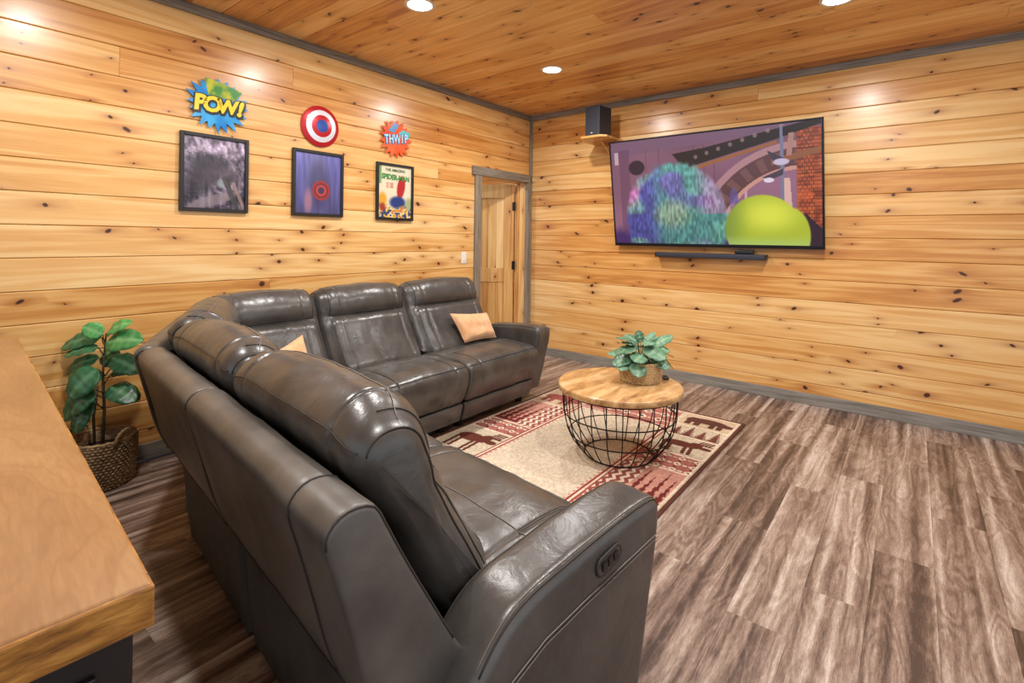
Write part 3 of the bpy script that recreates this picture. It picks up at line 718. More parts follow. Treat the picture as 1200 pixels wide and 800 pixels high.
    n = vnoise(u, v, 220, 160, 51)[..., None]; im = im*(.90+.2*n); n = vnoise(u, v, 9, 7, 52)[..., None]; im = im*(.95+.1*n)
    return im
rg = thing('area_rug', 'beige lodge rug bordered with moose, bear and tree panels under the round table', 'rug', (-2.015, -1.87, 0))
RX0, RX1, RY0, RY1 = -.88, -3.15, -1.10, -2.64
painted('pile', rug_img(), [(RX0+2.015, RY0+1.87, .009), (RX1+2.015, RY0+1.87, .009), (RX1+2.015, RY1+1.87, .009), (RX0+2.015, RY1+1.87, .009)], attr_mat('rug_wool', 0, .95, True, .1), rg)
box('backing', (RX1+2.015, RY1+1.87, .0005), (RX0+2.015, RY0+1.87, .0085), plain('rug_backing', s255(88, 50, 40), .95), rg, .002, 1)

# ------------------------------------------------------------------ coffee table
TC = (-1.94, -2.16)
ct = thing('coffee_table', 'round wood topped coffee table on a black wire drum base', 'table', (TC[0], TC[1], .0095))
def mango():
    t = NT('mango_wood'); tc = t.add('ShaderNodeTexCoord').outputs['Object']; mp = t.add('ShaderNodeMapping'); t.L(tc, mp.inputs[0])
    mp.inputs['Rotation'].default_value = (0, 0, math.radians(35)); mp.inputs['Scale'].default_value = (2.2, 7, 7)
    n = t.noise(mp.outputs[0], 1.6, 4, .6, .8); mp2 = t.add('ShaderNodeMapping'); t.L(tc, mp2.inputs[0]); mp2.inputs['Rotation'].default_value = (0, 0, math.radians(35)); mp2.inputs['Scale'].default_value = (8, 120, 20)
    f = t.noise(mp2.outputs[0], 1, 3, .6)
    g = t.math('ADD', t.math('MULTIPLY', n, .85), t.math('MULTIPLY', f, .18))
    t.base(t.ramp(g, [(.34, s255(140, 98, 56)), (.5, s255(198, 154, 100)), (.66, s255(226, 190, 140))])); t.set(Roughness=.3, Coat_Weight=.3); t.bump(f, .1, .002); return t.m
vs, fs = lathe_geo([(.0005, .44), (.368, .44), (.377, .4375), (.38, .432), (.38, .408), (.377, .403), (.37, .401), (.0005, .401)], 96)
mesh('tabletop', vs, fs, mango(), ct, True)
def rprof(z): # wire drum radius
    pts = [(0.0, .205), (.04, .245), (.10, .292), (.17, .325), (.25, .343), (.33, .350), (.395, .350)]
    for (a, ra), (b, rb) in zip(pts[:-1], pts[1:]):
        if z <= b: t_ = (z-a)/(b-a); return ra+(rb-ra)*t_
    return .35
zz = [0.004, .02, .04, .07, .10, .135, .17, .21, .25, .30, .35, .393]
me = None
for k in range(24):
    if me is None:
        o = tube('wire', [(rprof(z), 0, z) for z in zz], .0035, M_BLKM, ct, 6); me = o
    else:
        o = copyobj(me, ct)
    o.rotation_euler = (0, 0, 2*PI*k/24)
for z in (.004, .13, .26, .391):
    r_ = rprof(z); tube('ring', [(r_*math.cos(a), r_*math.sin(a), z) for a in np.linspace(0, 2*PI, 65)[:-1]], .0038, M_BLKM, ct, 6, True)

# ------------------------------------------------------------------ plants
def leaf_mat(name, a, b, c):
    t = NT(name); at = t.add('ShaderNodeAttribute', attribute_name='vein'); rnd = t.add('ShaderNodeObjectInfo').outputs['Random']
    pos = t.add('ShaderNodeNewGeometry').outputs['Position']; n = t.noise(pos, 18, 3, .6)
    col = t.ramp(t.math('ADD', t.math('MULTIPLY', n, .7), t.math('MULTIPLY', rnd, .35)), [(.25, a), (.75, b)])
    col = t.mix(t.math('MULTIPLY', at.outputs['Fac'], .55), col, c)
    t.base(col); t.set(Roughness=.38, Specular_IOR_Level=.5); return t.m
def leaf_geo(p0, p1, width, nrm_, curl=.15, fold=.10, nu=11, nv=6, tipw=.85):
    p0 = Vector(p0); p1 = Vector(p1); ax_ = p1-p0; L = ax_.length; ax_.normalize()
    sd = ax_.cross(Vector(nrm_)).normalized(); up = sd.cross(ax_).normalized()
    vs = []; vein = []
    for i in range(nu+1):
        t_ = i/nu; wv = width*.5*(max(0, 1-(2*t_**tipw-1)**2)**.55) if 0 < t_ < 1 else .0008
        c = p0+ax_*(L*t_)+up*(curl*L*(4*t_*(1-t_))*.5-curl*L*.6*t_*t_)
        for j in range(nv+1):
            s = j/nv*2-1
            z = fold*abs(s)*wv - .10*wv*s*s + .004*math.sin(t_*20+abs(s)*2)
            vs.append(c+sd*(s*wv)+up*z); vein.append(1.0 if j == nv//2 else (0.25 if (i % 2 == 0) else 0.0))
    fs = []
    for i in range(nu):
        for j in range(nv):
            a = i*(nv+1)+j; fs.append((a, a+1, a+nv+2, a+nv+1))
    return vs, fs, vein
def add_leaf(name, mat, parent, *a, **k):
    vs, fs, vein = leaf_geo(*a, **k); o = mesh(name, vs, fs, mat, parent, True)
    at = o.data.attributes.new('vein', 'FLOAT', 'POINT'); at.data.foreach_set('value', vein)
    sol = o.modifiers.new('thickness', 'SOLIDIFY'); sol.thickness = .0012
    return o
def basket_geo(r0, r1, h, rows, strands, amp, oval=1.0, zbase=0.0):
    vs = []; fs = []; n = strands*4; m = rows*4
    for j in range(m+1):
        t_ = j/m; z = h*t_
        rad = r0+(r1-r0)*math.sin(t_*PI/2)**.7 if r1 >= r0 else r0+(r1-r0)*t_
        for i in range(n):
            a = 2*PI*i/n
            ph = a*strands/1.0; row = j/4*2*PI
            d = amp*(math.sin(ph/1.0+ (PI if (j//4) % 2 else 0))*.5+.5)*abs(math.sin(row/2))+amp*.5*abs(math.sin(row/2))
            d += amp*.5*noise.noise(Vector((math.cos(a)*9, math.sin(a)*9, z*60)))
            vs.append(((rad+d)*math.cos(a), (rad+d)*math.sin(a)*oval, z+zbase))
    for j in range(m):
        for i in range(n):
            k = (i+1) % n; fs.append((j*n+i, j*n+k, (j+1)*n+k, (j+1)*n+i))
    b = len(vs); vs.append((0, 0, zbase+.002)); fs += [(b, (i+1) % n, i) for i in range(n)]
    # inner wall
    b = len(vs)
    for z, rr in ((h+zbase, r1-.012), (h*.55+zbase, (r0+r1)/2-.014)):
        for i in range(n): a = 2*PI*i/n; vs.append((rr*math.cos(a), rr*math.sin(a)*oval, z))
    for i in range(n):
        k = (i+1) % n; fs.append((m*n+i, m*n+k, b+k, b+i)); fs.append((b+i, b+k, b+n+k, b+n+i))
    return vs, fs
def straw(name, a, b, c, sc=60):
    t = NT(name); tc = t.add('ShaderNodeTexCoord').outputs['Object']; mp = t.add('ShaderNodeMapping'); t.L(tc, mp.inputs[0]); mp.inputs['Scale'].default_value = (1, 1, 2.2)
    n = t.noise(mp.outputs[0], sc, 3, .7); n2 = t.noise(tc, 8, 2, .5)
    t.base(t.ramp(t.math('ADD', t.math('MULTIPLY', n, .8), t.math('MULTIPLY', n2, .2)), [(.33, a), (.5, b), (.68, c)])); t.set(Roughness=.7); t.bump(n, .6, .004); return t.m
M_SOIL = plain('dark_soil', s255(38, 30, 24), .9)
# -- floor plant
pb = (-4.075, -.195, 0)
bk = thing('potted_plant', 'leafy green rubber plant in a dark woven basket, beside the sofa back corner', 'plant', pb)
vs, fs = basket_geo(.125, .148, .245, 16, 44, .008)
bw_ = mesh('woven_basket', vs, fs, straw('dark_straw', s255(84, 64, 42), s255(150, 120, 84), s255(196, 168, 126), 55), bk, True)
vs, fs = lathe_geo([(.0005, .19), (.06, .195), (.137, .185)], 32); mesh('soil', vs, fs, M_SOIL, bk, True)
tube('rim', [(.148*math.cos(a), .148*math.sin(a), .247+.002*math.sin(a*22)) for a in np.linspace(0, 2*PI, 90)[:-1]], .009, bw_.data.materials[0], bk, 7, True)
def handle(a0):
    c = Vector((math.cos(a0), math.sin(a0), 0)); s = Vector((-math.sin(a0), math.cos(a0), 0))
    return [c*.15+s*(.058*math.cos(q))+Vector((0, 0, .243+.062*math.sin(q)))+c*(.01*math.sin(q)) for q in np.linspace(0, PI, 17)]
for a0 in (math.radians(-62), math.radians(118)): tube('handle', handle(a0), .009, bw_.data.materials[0], bk, 7)
M_STEM = plain('plant_stem', s255(70, 64, 40), .7)
st = [(.0, 0, .18), (.008, .004, .38), (-.002, .0, .58), (.01, 0, .80)]
tube('stem', st, .009, M_STEM, bk, 8, taper=lambda t_: 1-.5*t_); tube('stem', [(-.03, .01, .18), (-.035, .02, .36), (-.02, .02, .52)], .007, M_STEM, bk, 8)
M_LF = leaf_mat('glossy_leaf', s255(22, 74, 48), s255(48, 118, 72), s255(120, 176, 130)); M_LFB = leaf_mat('bright_leaf', s255(40, 110, 54), s255(84, 160, 84), s255(150, 200, 140))
def toward(px, py, dist): # local helper for placing by direction from the stem
    return None
rightv = R; fwd = F
def lp(a, b, z): # a = along camera right, b = along depth (away), relative to the stem
    v_ = rightv*a+fwd*b; return (v_.x, v_.y, z)
camn = tuple(-F)
def upn(t_=.6): v_ = Vector((0, 0, 1))*t_-F*(1-t_); return tuple(v_)
LV = [ # p0(a,b,z) p1(a,b,z) width, normal mix, bright
 ((.02, 0, .80), (.155, -.02, .875), .085, .5, 1), ((.02, -.03, .80), (-.065, -.06, .85), .09, .35, 1), ((-.01, 0, .78), (-.225, -.02, .735), .105, .5, 0),
 ((.03, -.02, .755), (.235, -.05, .785), .135, .45, 1), ((.0, -.03, .73), (-.17, -.06, .70), .075, .55, 0), ((-.02, 0, .67), (-.245, .02, .585), .085, .45, 0),
 ((.04, -.08, .63), (-.075, -.14, .50), .15, .25, 0), ((.03, -.09, .53), (-.075, -.13, .41), .12, .35, 0), ((.04, .0, .67), (.20, .0, .60), .12, .6, 0),
 ((.04, 0, .58), (.17, .04, .64), .10, .6, 0), ((.05, -.02, .52), (.215, -.06, .465), .12, .6, 0), ((-.03, -.04, .50), (-.15, -.08, .37), .12, .3, 0),
 ((-.01, -.06, .45), (-.08, -.10, .30), .11, .3, 0), ((-.02, .03, .55), (-.20, .06, .53), .09, .6, 0), ((.0, .04, .75), (.12, .09, .76), .09, .7, 0),
 ((-.02, -.02, .44), (-.19, -.04, .36), .11, .5, 0), ((.03, .03, .62), (-.05, .09, .70), .10, .5, 0), ((.02, .05, .5), (.13, .10, .42), .1, .6, 0)]
for p0, p1, wd, um, br in LV:
    add_leaf('leaf', M_LFB if br else M_LF, bk, lp(*p0), lp(*p1), wd, upn(um), .18)
    tube('leaf_stalk', [(.005, 0, p0[2]-.05), lp(p0[0]*.6, p0[1]*.6, p0[2]-.02), lp(*p0)], .0028, M_STEM, bk, 5)
# -- table plant
tp = thing('potted_plant', 'small bushy blue green plant in a pale woven pot on the round table', 'plant', (-1.80, -2.235, .4505))
vs, fs = basket_geo(.118, .132, .125, 10, 48, .005)
mb_ = straw('pale_straw', s255(128, 96, 58), s255(196, 162, 114), s255(228, 200, 152), 80)
mesh('woven_pot', vs, fs, mb_, tp, True)
tube('rim', [(.132*math.cos(a), .132*math.sin(a), .126) for a in np.linspace(0, 2*PI, 60)[:-1]], .006, mb_, tp, 6, True)
vs, fs = lathe_geo([(.0005, .10), (.06, .105), (.122, .095)], 32); mesh('soil', vs, fs, M_SOIL, tp, True)
M_L2 = leaf_mat('blue_green_leaf', s255(44, 90, 66), s255(102, 146, 112), s255(160, 194, 160))
rl = random.Random(5)
LV2 = [((-.02, -.02, .24), (-.17, -.06, .285), .07, .7), ((.0, 0, .24), (-.02, .0, .315), .06, .3), ((.02, 0, .23), (.10, .04, .30), .05, .5),
 ((-.03, -.04, .22), (-.16, -.10, .20), .09, .6), ((.0, -.05, .22), (.12, -.14, .17), .115, .45), ((.04, -.02, .22), (.17, -.06, .20), .10, .55),
 ((-.06, -.06, .17), (-.20, -.10, .12), .10, .5), ((-.04, -.08, .15), (-.06, -.19, .07), .10, .3), ((.0, -.07, .18), (-.08, -.17, .16), .10, .4),
 ((.05, .02, .2), (.19, .05, .14), .09, .6), ((-.04, .04, .2), (-.16, .08, .16), .09, .6), ((.03, .05, .22), (.14, .10, .26), .08, .5),
 ((-.05, -.02, .23), (-.13, -.07, .25), .08, .7), ((.01, -.02, .24), (.05, -.11, .25), .09, .6), ((.06, .0, .2), (.20, -.01, .29), .07, .4),
 ((-.01, .03, .22), (-.07, .12, .27), .08, .5), ((.05, -.06, .15), (.15, -.13, .11), .08, .4), ((-.08, .0, .16), (-.21, .0, .17), .08, .6), ((.0, .06, .2), (.03, .16, .18), .08, .6),
 ((-.10, -.05, .14), (-.16, -.15, .10), .08, .4)]
for p0, p1, wd, um in LV2:
    add_leaf('leaf', M_L2, tp, lp(*p0), lp(*p1), wd*1.1, upn(min(.92, um+.22)), .10, tipw=1.0, fold=.06)
    tube('leaf_stalk', [(.0, 0, .10), lp(p0[0]*.5, p0[1]*.5, p0[2]*.75), lp(*p0)], .0022, M_STEM, tp, 5)
for a, b, c in (((.05, .02, .2), (.15, .05, .17), (.235, .08, .13)), ((.03, .0, .22), (.13, .0, .18), (.20, -.02, .08))):
    tube('twig', [lp(*a), lp(*b), lp(*c)], .0022, M_STEM, tp, 5)
# small dark puck behind the pot
pk = thing('remote_dongle', 'tiny black gadget lying on the round table behind the pale woven pot', 'gadget', (-1.665, -2.345, .4505), .6)
box('body', (-.035, -.018, 0), (.035, .018, .016), M_BLACK, pk, .005, 2, True)
box('button', (-.012, -.008, .0155), (.004, .008, .018), M_BLKM, pk, .001)

# ------------------------------------------------------------------ counter
th_c = math.atan2(-.065, .998)
cn = thing('bar_counter', 'thick edged brown wooden counter on a black base at the left front edge', 'counter', (-4.609, -2.845, 0), th_c)
def birch():
    t = NT('birch_counter'); tc = t.add('ShaderNodeTexCoord').outputs['Object']; mp = t.add('ShaderNodeMapping'); t.L(tc, mp.inputs[0]); mp.inputs['Scale'].default_value = (4.6, 1.5, 3)
    n = t.noise(mp.outputs[0], 1.3, 3, .5, .5); r_ = t.math('MULTIPLY_ADD', t.math('SINE', t.math('MULTIPLY', n, 90.0)), .5, .5)
    mp2 = t.add('ShaderNodeMapping'); t.L(tc, mp2.inputs[0]); mp2.inputs['Scale'].default_value = (160, 18, 60); f = t.noise(mp2.outputs[0], 1, 3, .65)
    c = t.ramp(t.math('ADD', t.math('MULTIPLY', n, .7), t.math('MULTIPLY', f, .3)), [(.3, s255(128, 90, 54)), (.52, s255(156, 115, 73)), (.72, s255(176, 138, 95))])
    c = t.mix(t.math('MULTIPLY', t.math('POWER', r_, 5.0), .35), c, s255(130, 90, 52))
    t.base(c); t.set(Roughness=.28, Coat_Weight=.25, Coat_Roughness=.15); t.bump(f, .08, .001); return t.m
def edgewood():
    t = NT('counter_edge_wood'); tc = t.add('ShaderNodeTexCoord').outputs['Object']; mp = t.add('ShaderNodeMapping'); t.L(tc, mp.inputs[0]); mp.inputs['Scale'].default_value = (9, 9, 60)
    f = t.noise(mp.outputs[0], 1.5, 4, .65, .4); t.base(t.ramp(f, [(.3, s255(96, 58, 20)), (.5, s255(158, 106, 42)), (.7, s255(196, 142, 66))])); t.set(Roughness=.35); t.bump(f, .3, .003); return t.m
ME = edgewood()
# local: x<=0 leftwards (world -x), y>=0 away
box('countertop', (-.9, 0.0, .862), (0, 2.19, .902), birch(), cn, .004, 2)
box('edge_band', (-.9, -.004, .848), (0.003, .03, .8995), ME, cn, .003, 2)
box('edge_band', (-.03, .03, .848), (0.003, 2.19, .8995), ME, cn, .003, 2)
M_CB = plain('black_cabinet', s255(30, 27, 28), .35)
box('base_cabinet', (-.84, .03, 0), (-.012, 2.10, .848), M_CB, cn, .004)
box('side_panel', (-.80, .022, .08), (-.05, .032, .80), M_CB, cn, .003)

# ------------------------------------------------------------------ sofa
def densify(ctrl, per=5, fixed=False):
    """closed Catmull-Rom through (w,z[,k])"""
    out = []; n = len(ctrl); C = [np.array(list(c)+[0]*(3-len(c)), float) for c in ctrl]
    for i in range(n):
        p0, p1, p2, p3 = C[i-1], C[i], C[(i+1) % n], C[(i+2) % n]
        d = np.linalg.norm(p2[:2]-p1[:2]); m = max(2, int(round(d/.02)))
        m = 4 if fixed else min(m, 9)
        for j in range(m):
            t_ = j/m
            out.append(.5*((2*p1)+(-p0+p2)*t_+(2*p0-5*p1+4*p2-p3)*t_**2+(-p0+3*p1-3*p2+p3)*t_**3))
    return np.array(out)
class Loft:
    """profile in (w,z) swept along v; frame(v)->(origin Vector, wdir Vector)"""
    def __init__(s, ctrl, v0, v1, frame, r=.04, crown=0, grooves=(), wr=0, wf=9, seed=0, r1=None, shear=0, nmid=None, endbulge=.0, dep=None, endctrl=None, endlen=.13):
        s.P = densify(ctrl, 5, endctrl is not None); s.dep = r if dep is None else dep; s.E = None if endctrl is None else densify(endctrl, 5, True); s.el = endlen; s.v0, s.v1, s.frame, s.r = v0, v1, frame, r; s.r1 = r if r1 is None else r1
        s.crown, s.gr, s.wr, s.wf, s.seed, s.shear, s.eb = crown, grooves, wr, wf, seed, shear, endbulge
        d = np.roll(s.P[:, :2], -1, 0)-np.roll(s.P[:, :2], 1, 0); d /= np.linalg.norm(d, axis=1)[:, None]+1e-9
        area = .5*np.sum(s.P[:, 0]*np.roll(s.P[:, 1], -1)-np.roll(s.P[:, 0], -1)*s.P[:, 1])
        nn = np.stack([d[:, 1], -d[:, 0]], 1)*(1 if area > 0 else -1)
        for _ in range(3): nn = (np.roll(nn, 1, 0)+nn*2+np.roll(nn, -1, 0))/4
        s.N = nn/np.linalg.norm(nn, axis=1)[:, None]
    def inset(s, v):
        a = v-s.v0; b = s.v1-v; d = 0
        if a < s.r: q = 1-a/s.r; d = s.dep*(1-math.sqrt(max(0, 1-q*q)))
        if b < s.r1: q = 1-b/s.r1; d = max(d, min(s.dep, s.r1)*(1-math.sqrt(max(0, 1-q*q))))
        return d
    def sec(s, v, out=0):
        d = s.inset(v)-out; t_ = (v-s.v0)/(s.v1-s.v0)
        cr = s.crown*(max(0, math.sin(PI*t_))**.6)
        O, W = s.frame(v); Vd = Vector((-W.y, W.x, 0))*(-1)
        pts = []
        for i in range(len(s.P)):
            w_, z, k = s.P[i]
            if s.E is not None:
                q = min(1, max(0, (min(v-s.v0, s.v1-v)-.03)/s.el)); q = q*q*(3-2*q); w_ = w_*q+s.E[i][0]*(1-q); z = z*q+s.E[i][1]*(1-q)
            dd = -d+cr*k
            for g, amp in s.gr: dd -= amp*math.exp(-((v-g)/.007)**2)*min(1, abs(k)+.35)
            x = w_+s.N[i][0]*dd; zz_ = z+s.N[i][1]*dd
            p = O+W*x+Vector((0, 0, zz_))
            if s.wr:
                nv = noise.noise(Vector((v*s.wf, x*s.wf*.6, zz_*s.wf*.6+s.seed)))+.5*noise.noise(Vector((v*s.wf*3, x*s.wf*1.2, zz_*s.wf*1.2+s.seed)))
                ed = 1+1.2*math.exp(-min(v-s.v0, s.v1-v)/.06)
                am = s.wr*nv*ed
                p = p+(W*s.N[i][0]+Vector((0, 0, s.N[i][1])))*am
            pts.append(p)
        return pts
    def build(s, name, mat, parent):
        vl = []
        for k in range(7): q = k/7*PI/2; vl.append(s.v0+s.r*(1-math.cos(q)))
        a, b = s.v0+s.r, s.v1-s.r1; m = max(2, int((b-a)/.018)); vl += list(np.linspace(a, b, m+1))
        for g, _ in s.gr:
            vl += [g-.012, g-.006, g, g+.006, g+.012]
        for k in range(7): q = k/7*PI/2; vl.append(s.v1-s.r1*(1-math.cos(q)))
        vl = sorted(set(round(x, 5) for x in vl)); vl = [vl[0]]+[x for x, y in zip(vl[1:], vl[:-1]) if x-y > .0004]
        vs = []; n = len(s.P)
        for v in vl: vs += s.sec(v)
        fs = []
        for j in range(len(vl)-1):
            for i in range(n): k = (i+1) % n; fs.append((j*n+i, j*n+k, (j+1)*n+k, (j+1)*n+i))
        for e, j in ((-1, 0), (1, len(vl)-1)):
            pts = vs[j*n:(j+1)*n]; c = sum(pts, Vector())/n; vdir = s.dirv(vl[j])*e
            prev = j*n
            for q, ofs in ((.6, .5), (.2, .9)):
                b = len(vs)
                vs += [c+(p-c)*q+vdir*(s.eb*ofs) for p in pts]
                for i in range(n):
                    k = (i+1) % n; f = (prev+i, b+i, b+k, prev+k); fs.append(f if e > 0 else f[::-1])
                prev = b
            b = len(vs); vs.append(c+vdir*s.eb)
            for i in range(n): k = (i+1) % n; fs.append((prev+i, b, prev+k) if e > 0 else (prev+k, b, prev+i))
        bm = bmesh.new(); bv = [bm.verts.new(v) for v in vs]
        for f in fs:
            try: bm.faces.new([bv[i] for i in f])
            except ValueError: pass
        bmesh.ops.recalc_face_normals(bm, faces=bm.faces)
        return bm_obj(name, bm, mat, parent, True)
    def dirv(s, v):
        O1, _ = s.frame(v+.001); O0, _ = s.frame(v); return (O1-O0).normalized()
    def near(s, w_, z): return int(np.argmin((s.P[:, 0]-w_)**2+(s.P[:, 1]-z)**2))
    def along(s, w_, z, va, vb, n=40, out=.0015):
        i = s.near(w_, z); return [s.sec(v, out)[i] for v in np.linspace(va, vb, n)]
    def around(s, v, a, b, out=.0015):
        i, j = s.near(*a), s.near(*b); n = len(s.P); sc = s.sec(v, out)
        if i <= j: return sc[i:j+1]
        return [sc[k % n] for k in range(i, j+n+1)]
def seamline(path, parent, pale=False, r=.0024):
    tube('stitching' if pale else 'piping', path, r*(.55 if pale else .9), M_STITCH if pale else M_SEAM, parent, 5)
BACKE = [(.34, .48), (.25, .63), (.185, .755), (.135, .83), (.11, .875), (.112, .915), (.135, .948), (.175, .964), (.225, .96), (.265, .93), (.29, .88), (.305, .84), (.315, .81), (.33, .775), (.352, .73), (.38, .68), (.415, .62), (.45, .56), (.475, .52), (.49, .48), (.46, .455), (.40, .45)]
BACK = [(.36, .47, 0), (.26, .63, 0), (.19, .755, 0), (.135, .835, 0), (.11, .885, 0), (.118, .93, .2), (.15, .962, .5), (.20, .975, 1), (.26, .962, 1), (.305, .92, 1), (.322, .87, 1), (.318, .825, .8),
        (.318, .805, .3), (.335, .792, .4), (.37, .765, 1), (.405, .70, 1), (.45, .62, 1), (.505, .545, .9), (.545, .50, .6), (.55, .46, .2), (.50, .44, 0), (.43, .44, 0)]
SHELL = [(.0, .825), (.004, .852), (.025, .872), (.055, .878), (.09, .868), (.112, .83), (.15, .755), (.21, .645), (.27, .54), (.32, .46), (.30, .42), (.22, .415), (.15, .42), (.122, .437), (.08, .53), (.045, .66), (.018, .76)]
SEAT = [(.42, .44, 0), (.48, .468, .3), (.58, .478, 1), (.72, .485, 1), (.85, .482, 1), (.93, .468, .6), (.965, .445, .4), (.975, .41, .3), (.968, .34, .5), (.945, .27, .3), (.925, .225, .1), (.90, .212, 0), (.80, .22, 0), (.60, .24, 0), (.45, .28, 0), (.41, .36, 0)]
RAIL = [(.70, .20), (.86, .203), (.905, .20), (.918, .185), (.908, .14), (.892, .09), (.875, .07), (.80, .065), (.70, .07)]
BASE = [(.166, .45), (.30, .45), (.60, .40), (.80, .30), (.86, .20), (.84, .06), (.60, .045), (.30, .045), (.20, .05), (.185, .10), (.165, .25)]
ARM = [(.20, .085), (.17, .20), (.16, .30), (.20, .40), (.275, .495), (.345, .556), (.42, .585), (.56, .602), (.70, .612), (.85, .618), (.925, .614), (.956, .596), (.964, .55), (.950, .46), (.920, .34), (.892, .22), (.865, .12), (.84, .085), (.70, .075), (.40, .075)]
sofa = thing('sectional_sofa', 'large L shaped dark grey brown leather reclining sectional sofa around the rug', 'sofa', (0, 0, 0))
def frame_line(O, ang_):
    ud = Vector((math.sin(ang_), math.cos(ang_), 0)); wd = Vector((math.cos(ang_), -math.sin(ang_), 0)); O = Vector(O)
    return lambda v: (O+ud*v, wd)
fB = frame_line((-4.3782, -2.9237, 0), math.radians(6.5))
def frame_flip(O, ud, wd):
    O = Vector(O); ud = Vector(ud).normalized(); wd = Vector(wd).normalized(); return lambda v: (O+ud*v, wd)
fA = frame_flip((-1.32, -.26, 0), (-1, 0, 0), (0, -1, 0))
def back_module(fr, v0, v1, seed, er=.085, el=.13):
    c = Loft(BACK, v0, v1, fr, r=er, endlen=el, crown=.03, grooves=[(v0+.135, .007), (v1-.135, .007)], wr=.005, wf=8, seed=seed, endbulge=.012, dep=.05, endctrl=BACKE)
    o = c.build('back_cushion', M_LEA, sofa)
    seamline(c.along(.12, .935, v0+.03, v1-.03), o); seamline(c.along(.25, .966, v0+.03, v1-.03), o, True)
    for vv_ in (v0+.014, v1-.014): seamline(c.around(vv_, (.118, .93), (.545, .50)), o)
    seamline(c.around(v0+.06, (.20, .975), (.545, .50), .001), o); seamline(c.around(v1-.06, (.20, .975), (.545, .50), .001), o)
    for vv_ in (v0+.128, v0+.142, v1-.128, v1-.142): seamline(c.around(vv_, (.37, .765), (.545, .50), .001), o, True, .0018)
    return o
def shell_module(fr, v0, v1, seed, extra=(), r0=.012, r1=.012):
    c = Loft(SHELL, v0, v1, fr, r=r0, r1=r1, crown=0, grooves=extra, wr=.0025, wf=5, seed=seed)
    o = c.build('back_shell', M_LEA2, sofa)
    for vv_ in (v0+.003, v1-.003): seamline(c.around(vv_, (.0, .825), (.27, .54), .0015), o)
    for g, _ in extra: seamline(c.around(g-.007, (.122, .437), (.112, .83), .001), o)
    seamline(c.along(.122, .437, v0+.01, v1-.01), o)
    return o
def seat_module(fr, v0, v1, seed):
    c = Loft(SEAT, v0, v1, fr, r=.03, crown=.022, grooves=[(v0+.12, .004), (v1-.12, .004)], wr=.005, wf=7, seed=seed)
    o = c.build('seat_cushion', M_LEA, sofa)
    seamline(c.along(.945, .462, v0+.02, v1-.02), o); seamline(c.along(.935, .467, v0+.02, v1-.02, out=.002), o, True)
    i = [(v0+.125), (v1-.125)]
    seamline(c.along(.68, .484, v0+.05, v1-.05), o, True)
    for vv_ in i: seamline(c.around(vv_, (.68, .484), (.965, .445), .002), o, True); seamline(c.around(vv_+.004, (.68, .484), (.965, .445), .001), o)
    b = Loft(RAIL, v0+.006, v1-.006, fr, r=.012, wr=.001, seed=seed).build('footrest', M_LEA, sofa)
    return o
def base_module(fr, v0, v1):
    Loft(BASE, v0+.012, v1-.012, fr, r=.02, wr=.002, wf=5).build('base', M_LEA3, sofa)
def feet(fr, v0, v1):
    for v in (v0+.08, v1-.08):
        for w_ in (.25, .78):
            O, W = fr(v); c = O+W*w_
            vs, fs = lathe_geo([(.0005, 0), (.028, 0), (.032, .05), (.0005, .05)], 14)
            mesh('foot', [(c.x+x, c.y+y, .0+z) for x, y, z in vs], fs, M_BLACK, sofa)
def arm(fr, v0, v1, flip, seed):
    c = Loft(ARM, v0, v1, fr, r=.034, r1=.034, crown=0, wr=.0025, wf=6, seed=seed, endbulge=.004)
    # crown only across the width: raise the top slightly
    o = c.build('armrest', M_LEA, sofa)
    seamline(c.around(v0+.012, (.28, .488), (.948, .46), .001), o); seamline(c.around(v0+.020, (.28, .488), (.948, .46), .0015), o, True)
    seamline(c.around(v1-.012, (.28, .488), (.948, .46), .001), o)
    # double stitched line low on the outer face
    O, W = fr(0)
    vd = c.dirv(v0+.01)
    for k, dz in ((0, 0), (1, -.012)):
        pts = [fr(v0-.004)[0]+W*w_+Vector((0, 0, z+dz)) for w_, z in ((.27, .395), (.36, .448), (.46, .478), (.60, .492), (.75, .503), (.88, .512), (.938, .516))]
        pts2 = []
        for a, b in zip(pts[:-1], pts[1:]):
            for q in range(4): pts2.append(a.lerp(b, q/4))
        seamline(pts2+[pts[-1]], o, True)
    return o, c
# --- section B (near): armrest, two recliners
armB, cB = arm(fB, 0, .165, False, 3)
back_module(fB, .17, .985, 1.0); back_module(fB, 1.0, 1.77, 5.0)
shell_module(fB, .075, .995, 2.0, [(.236, .004)]); shell_module(fB, 1.003, 1.785, 7.0)
seat_module(fB, .17, .995, 4.0); seat_module(fB, 1.0, 1.785, 9.0)
base_module(fB, .12, .99); base_module(fB, 1.003, 1.78); feet(fB, .12, .99); feet(fB, 1.0, 1.78)
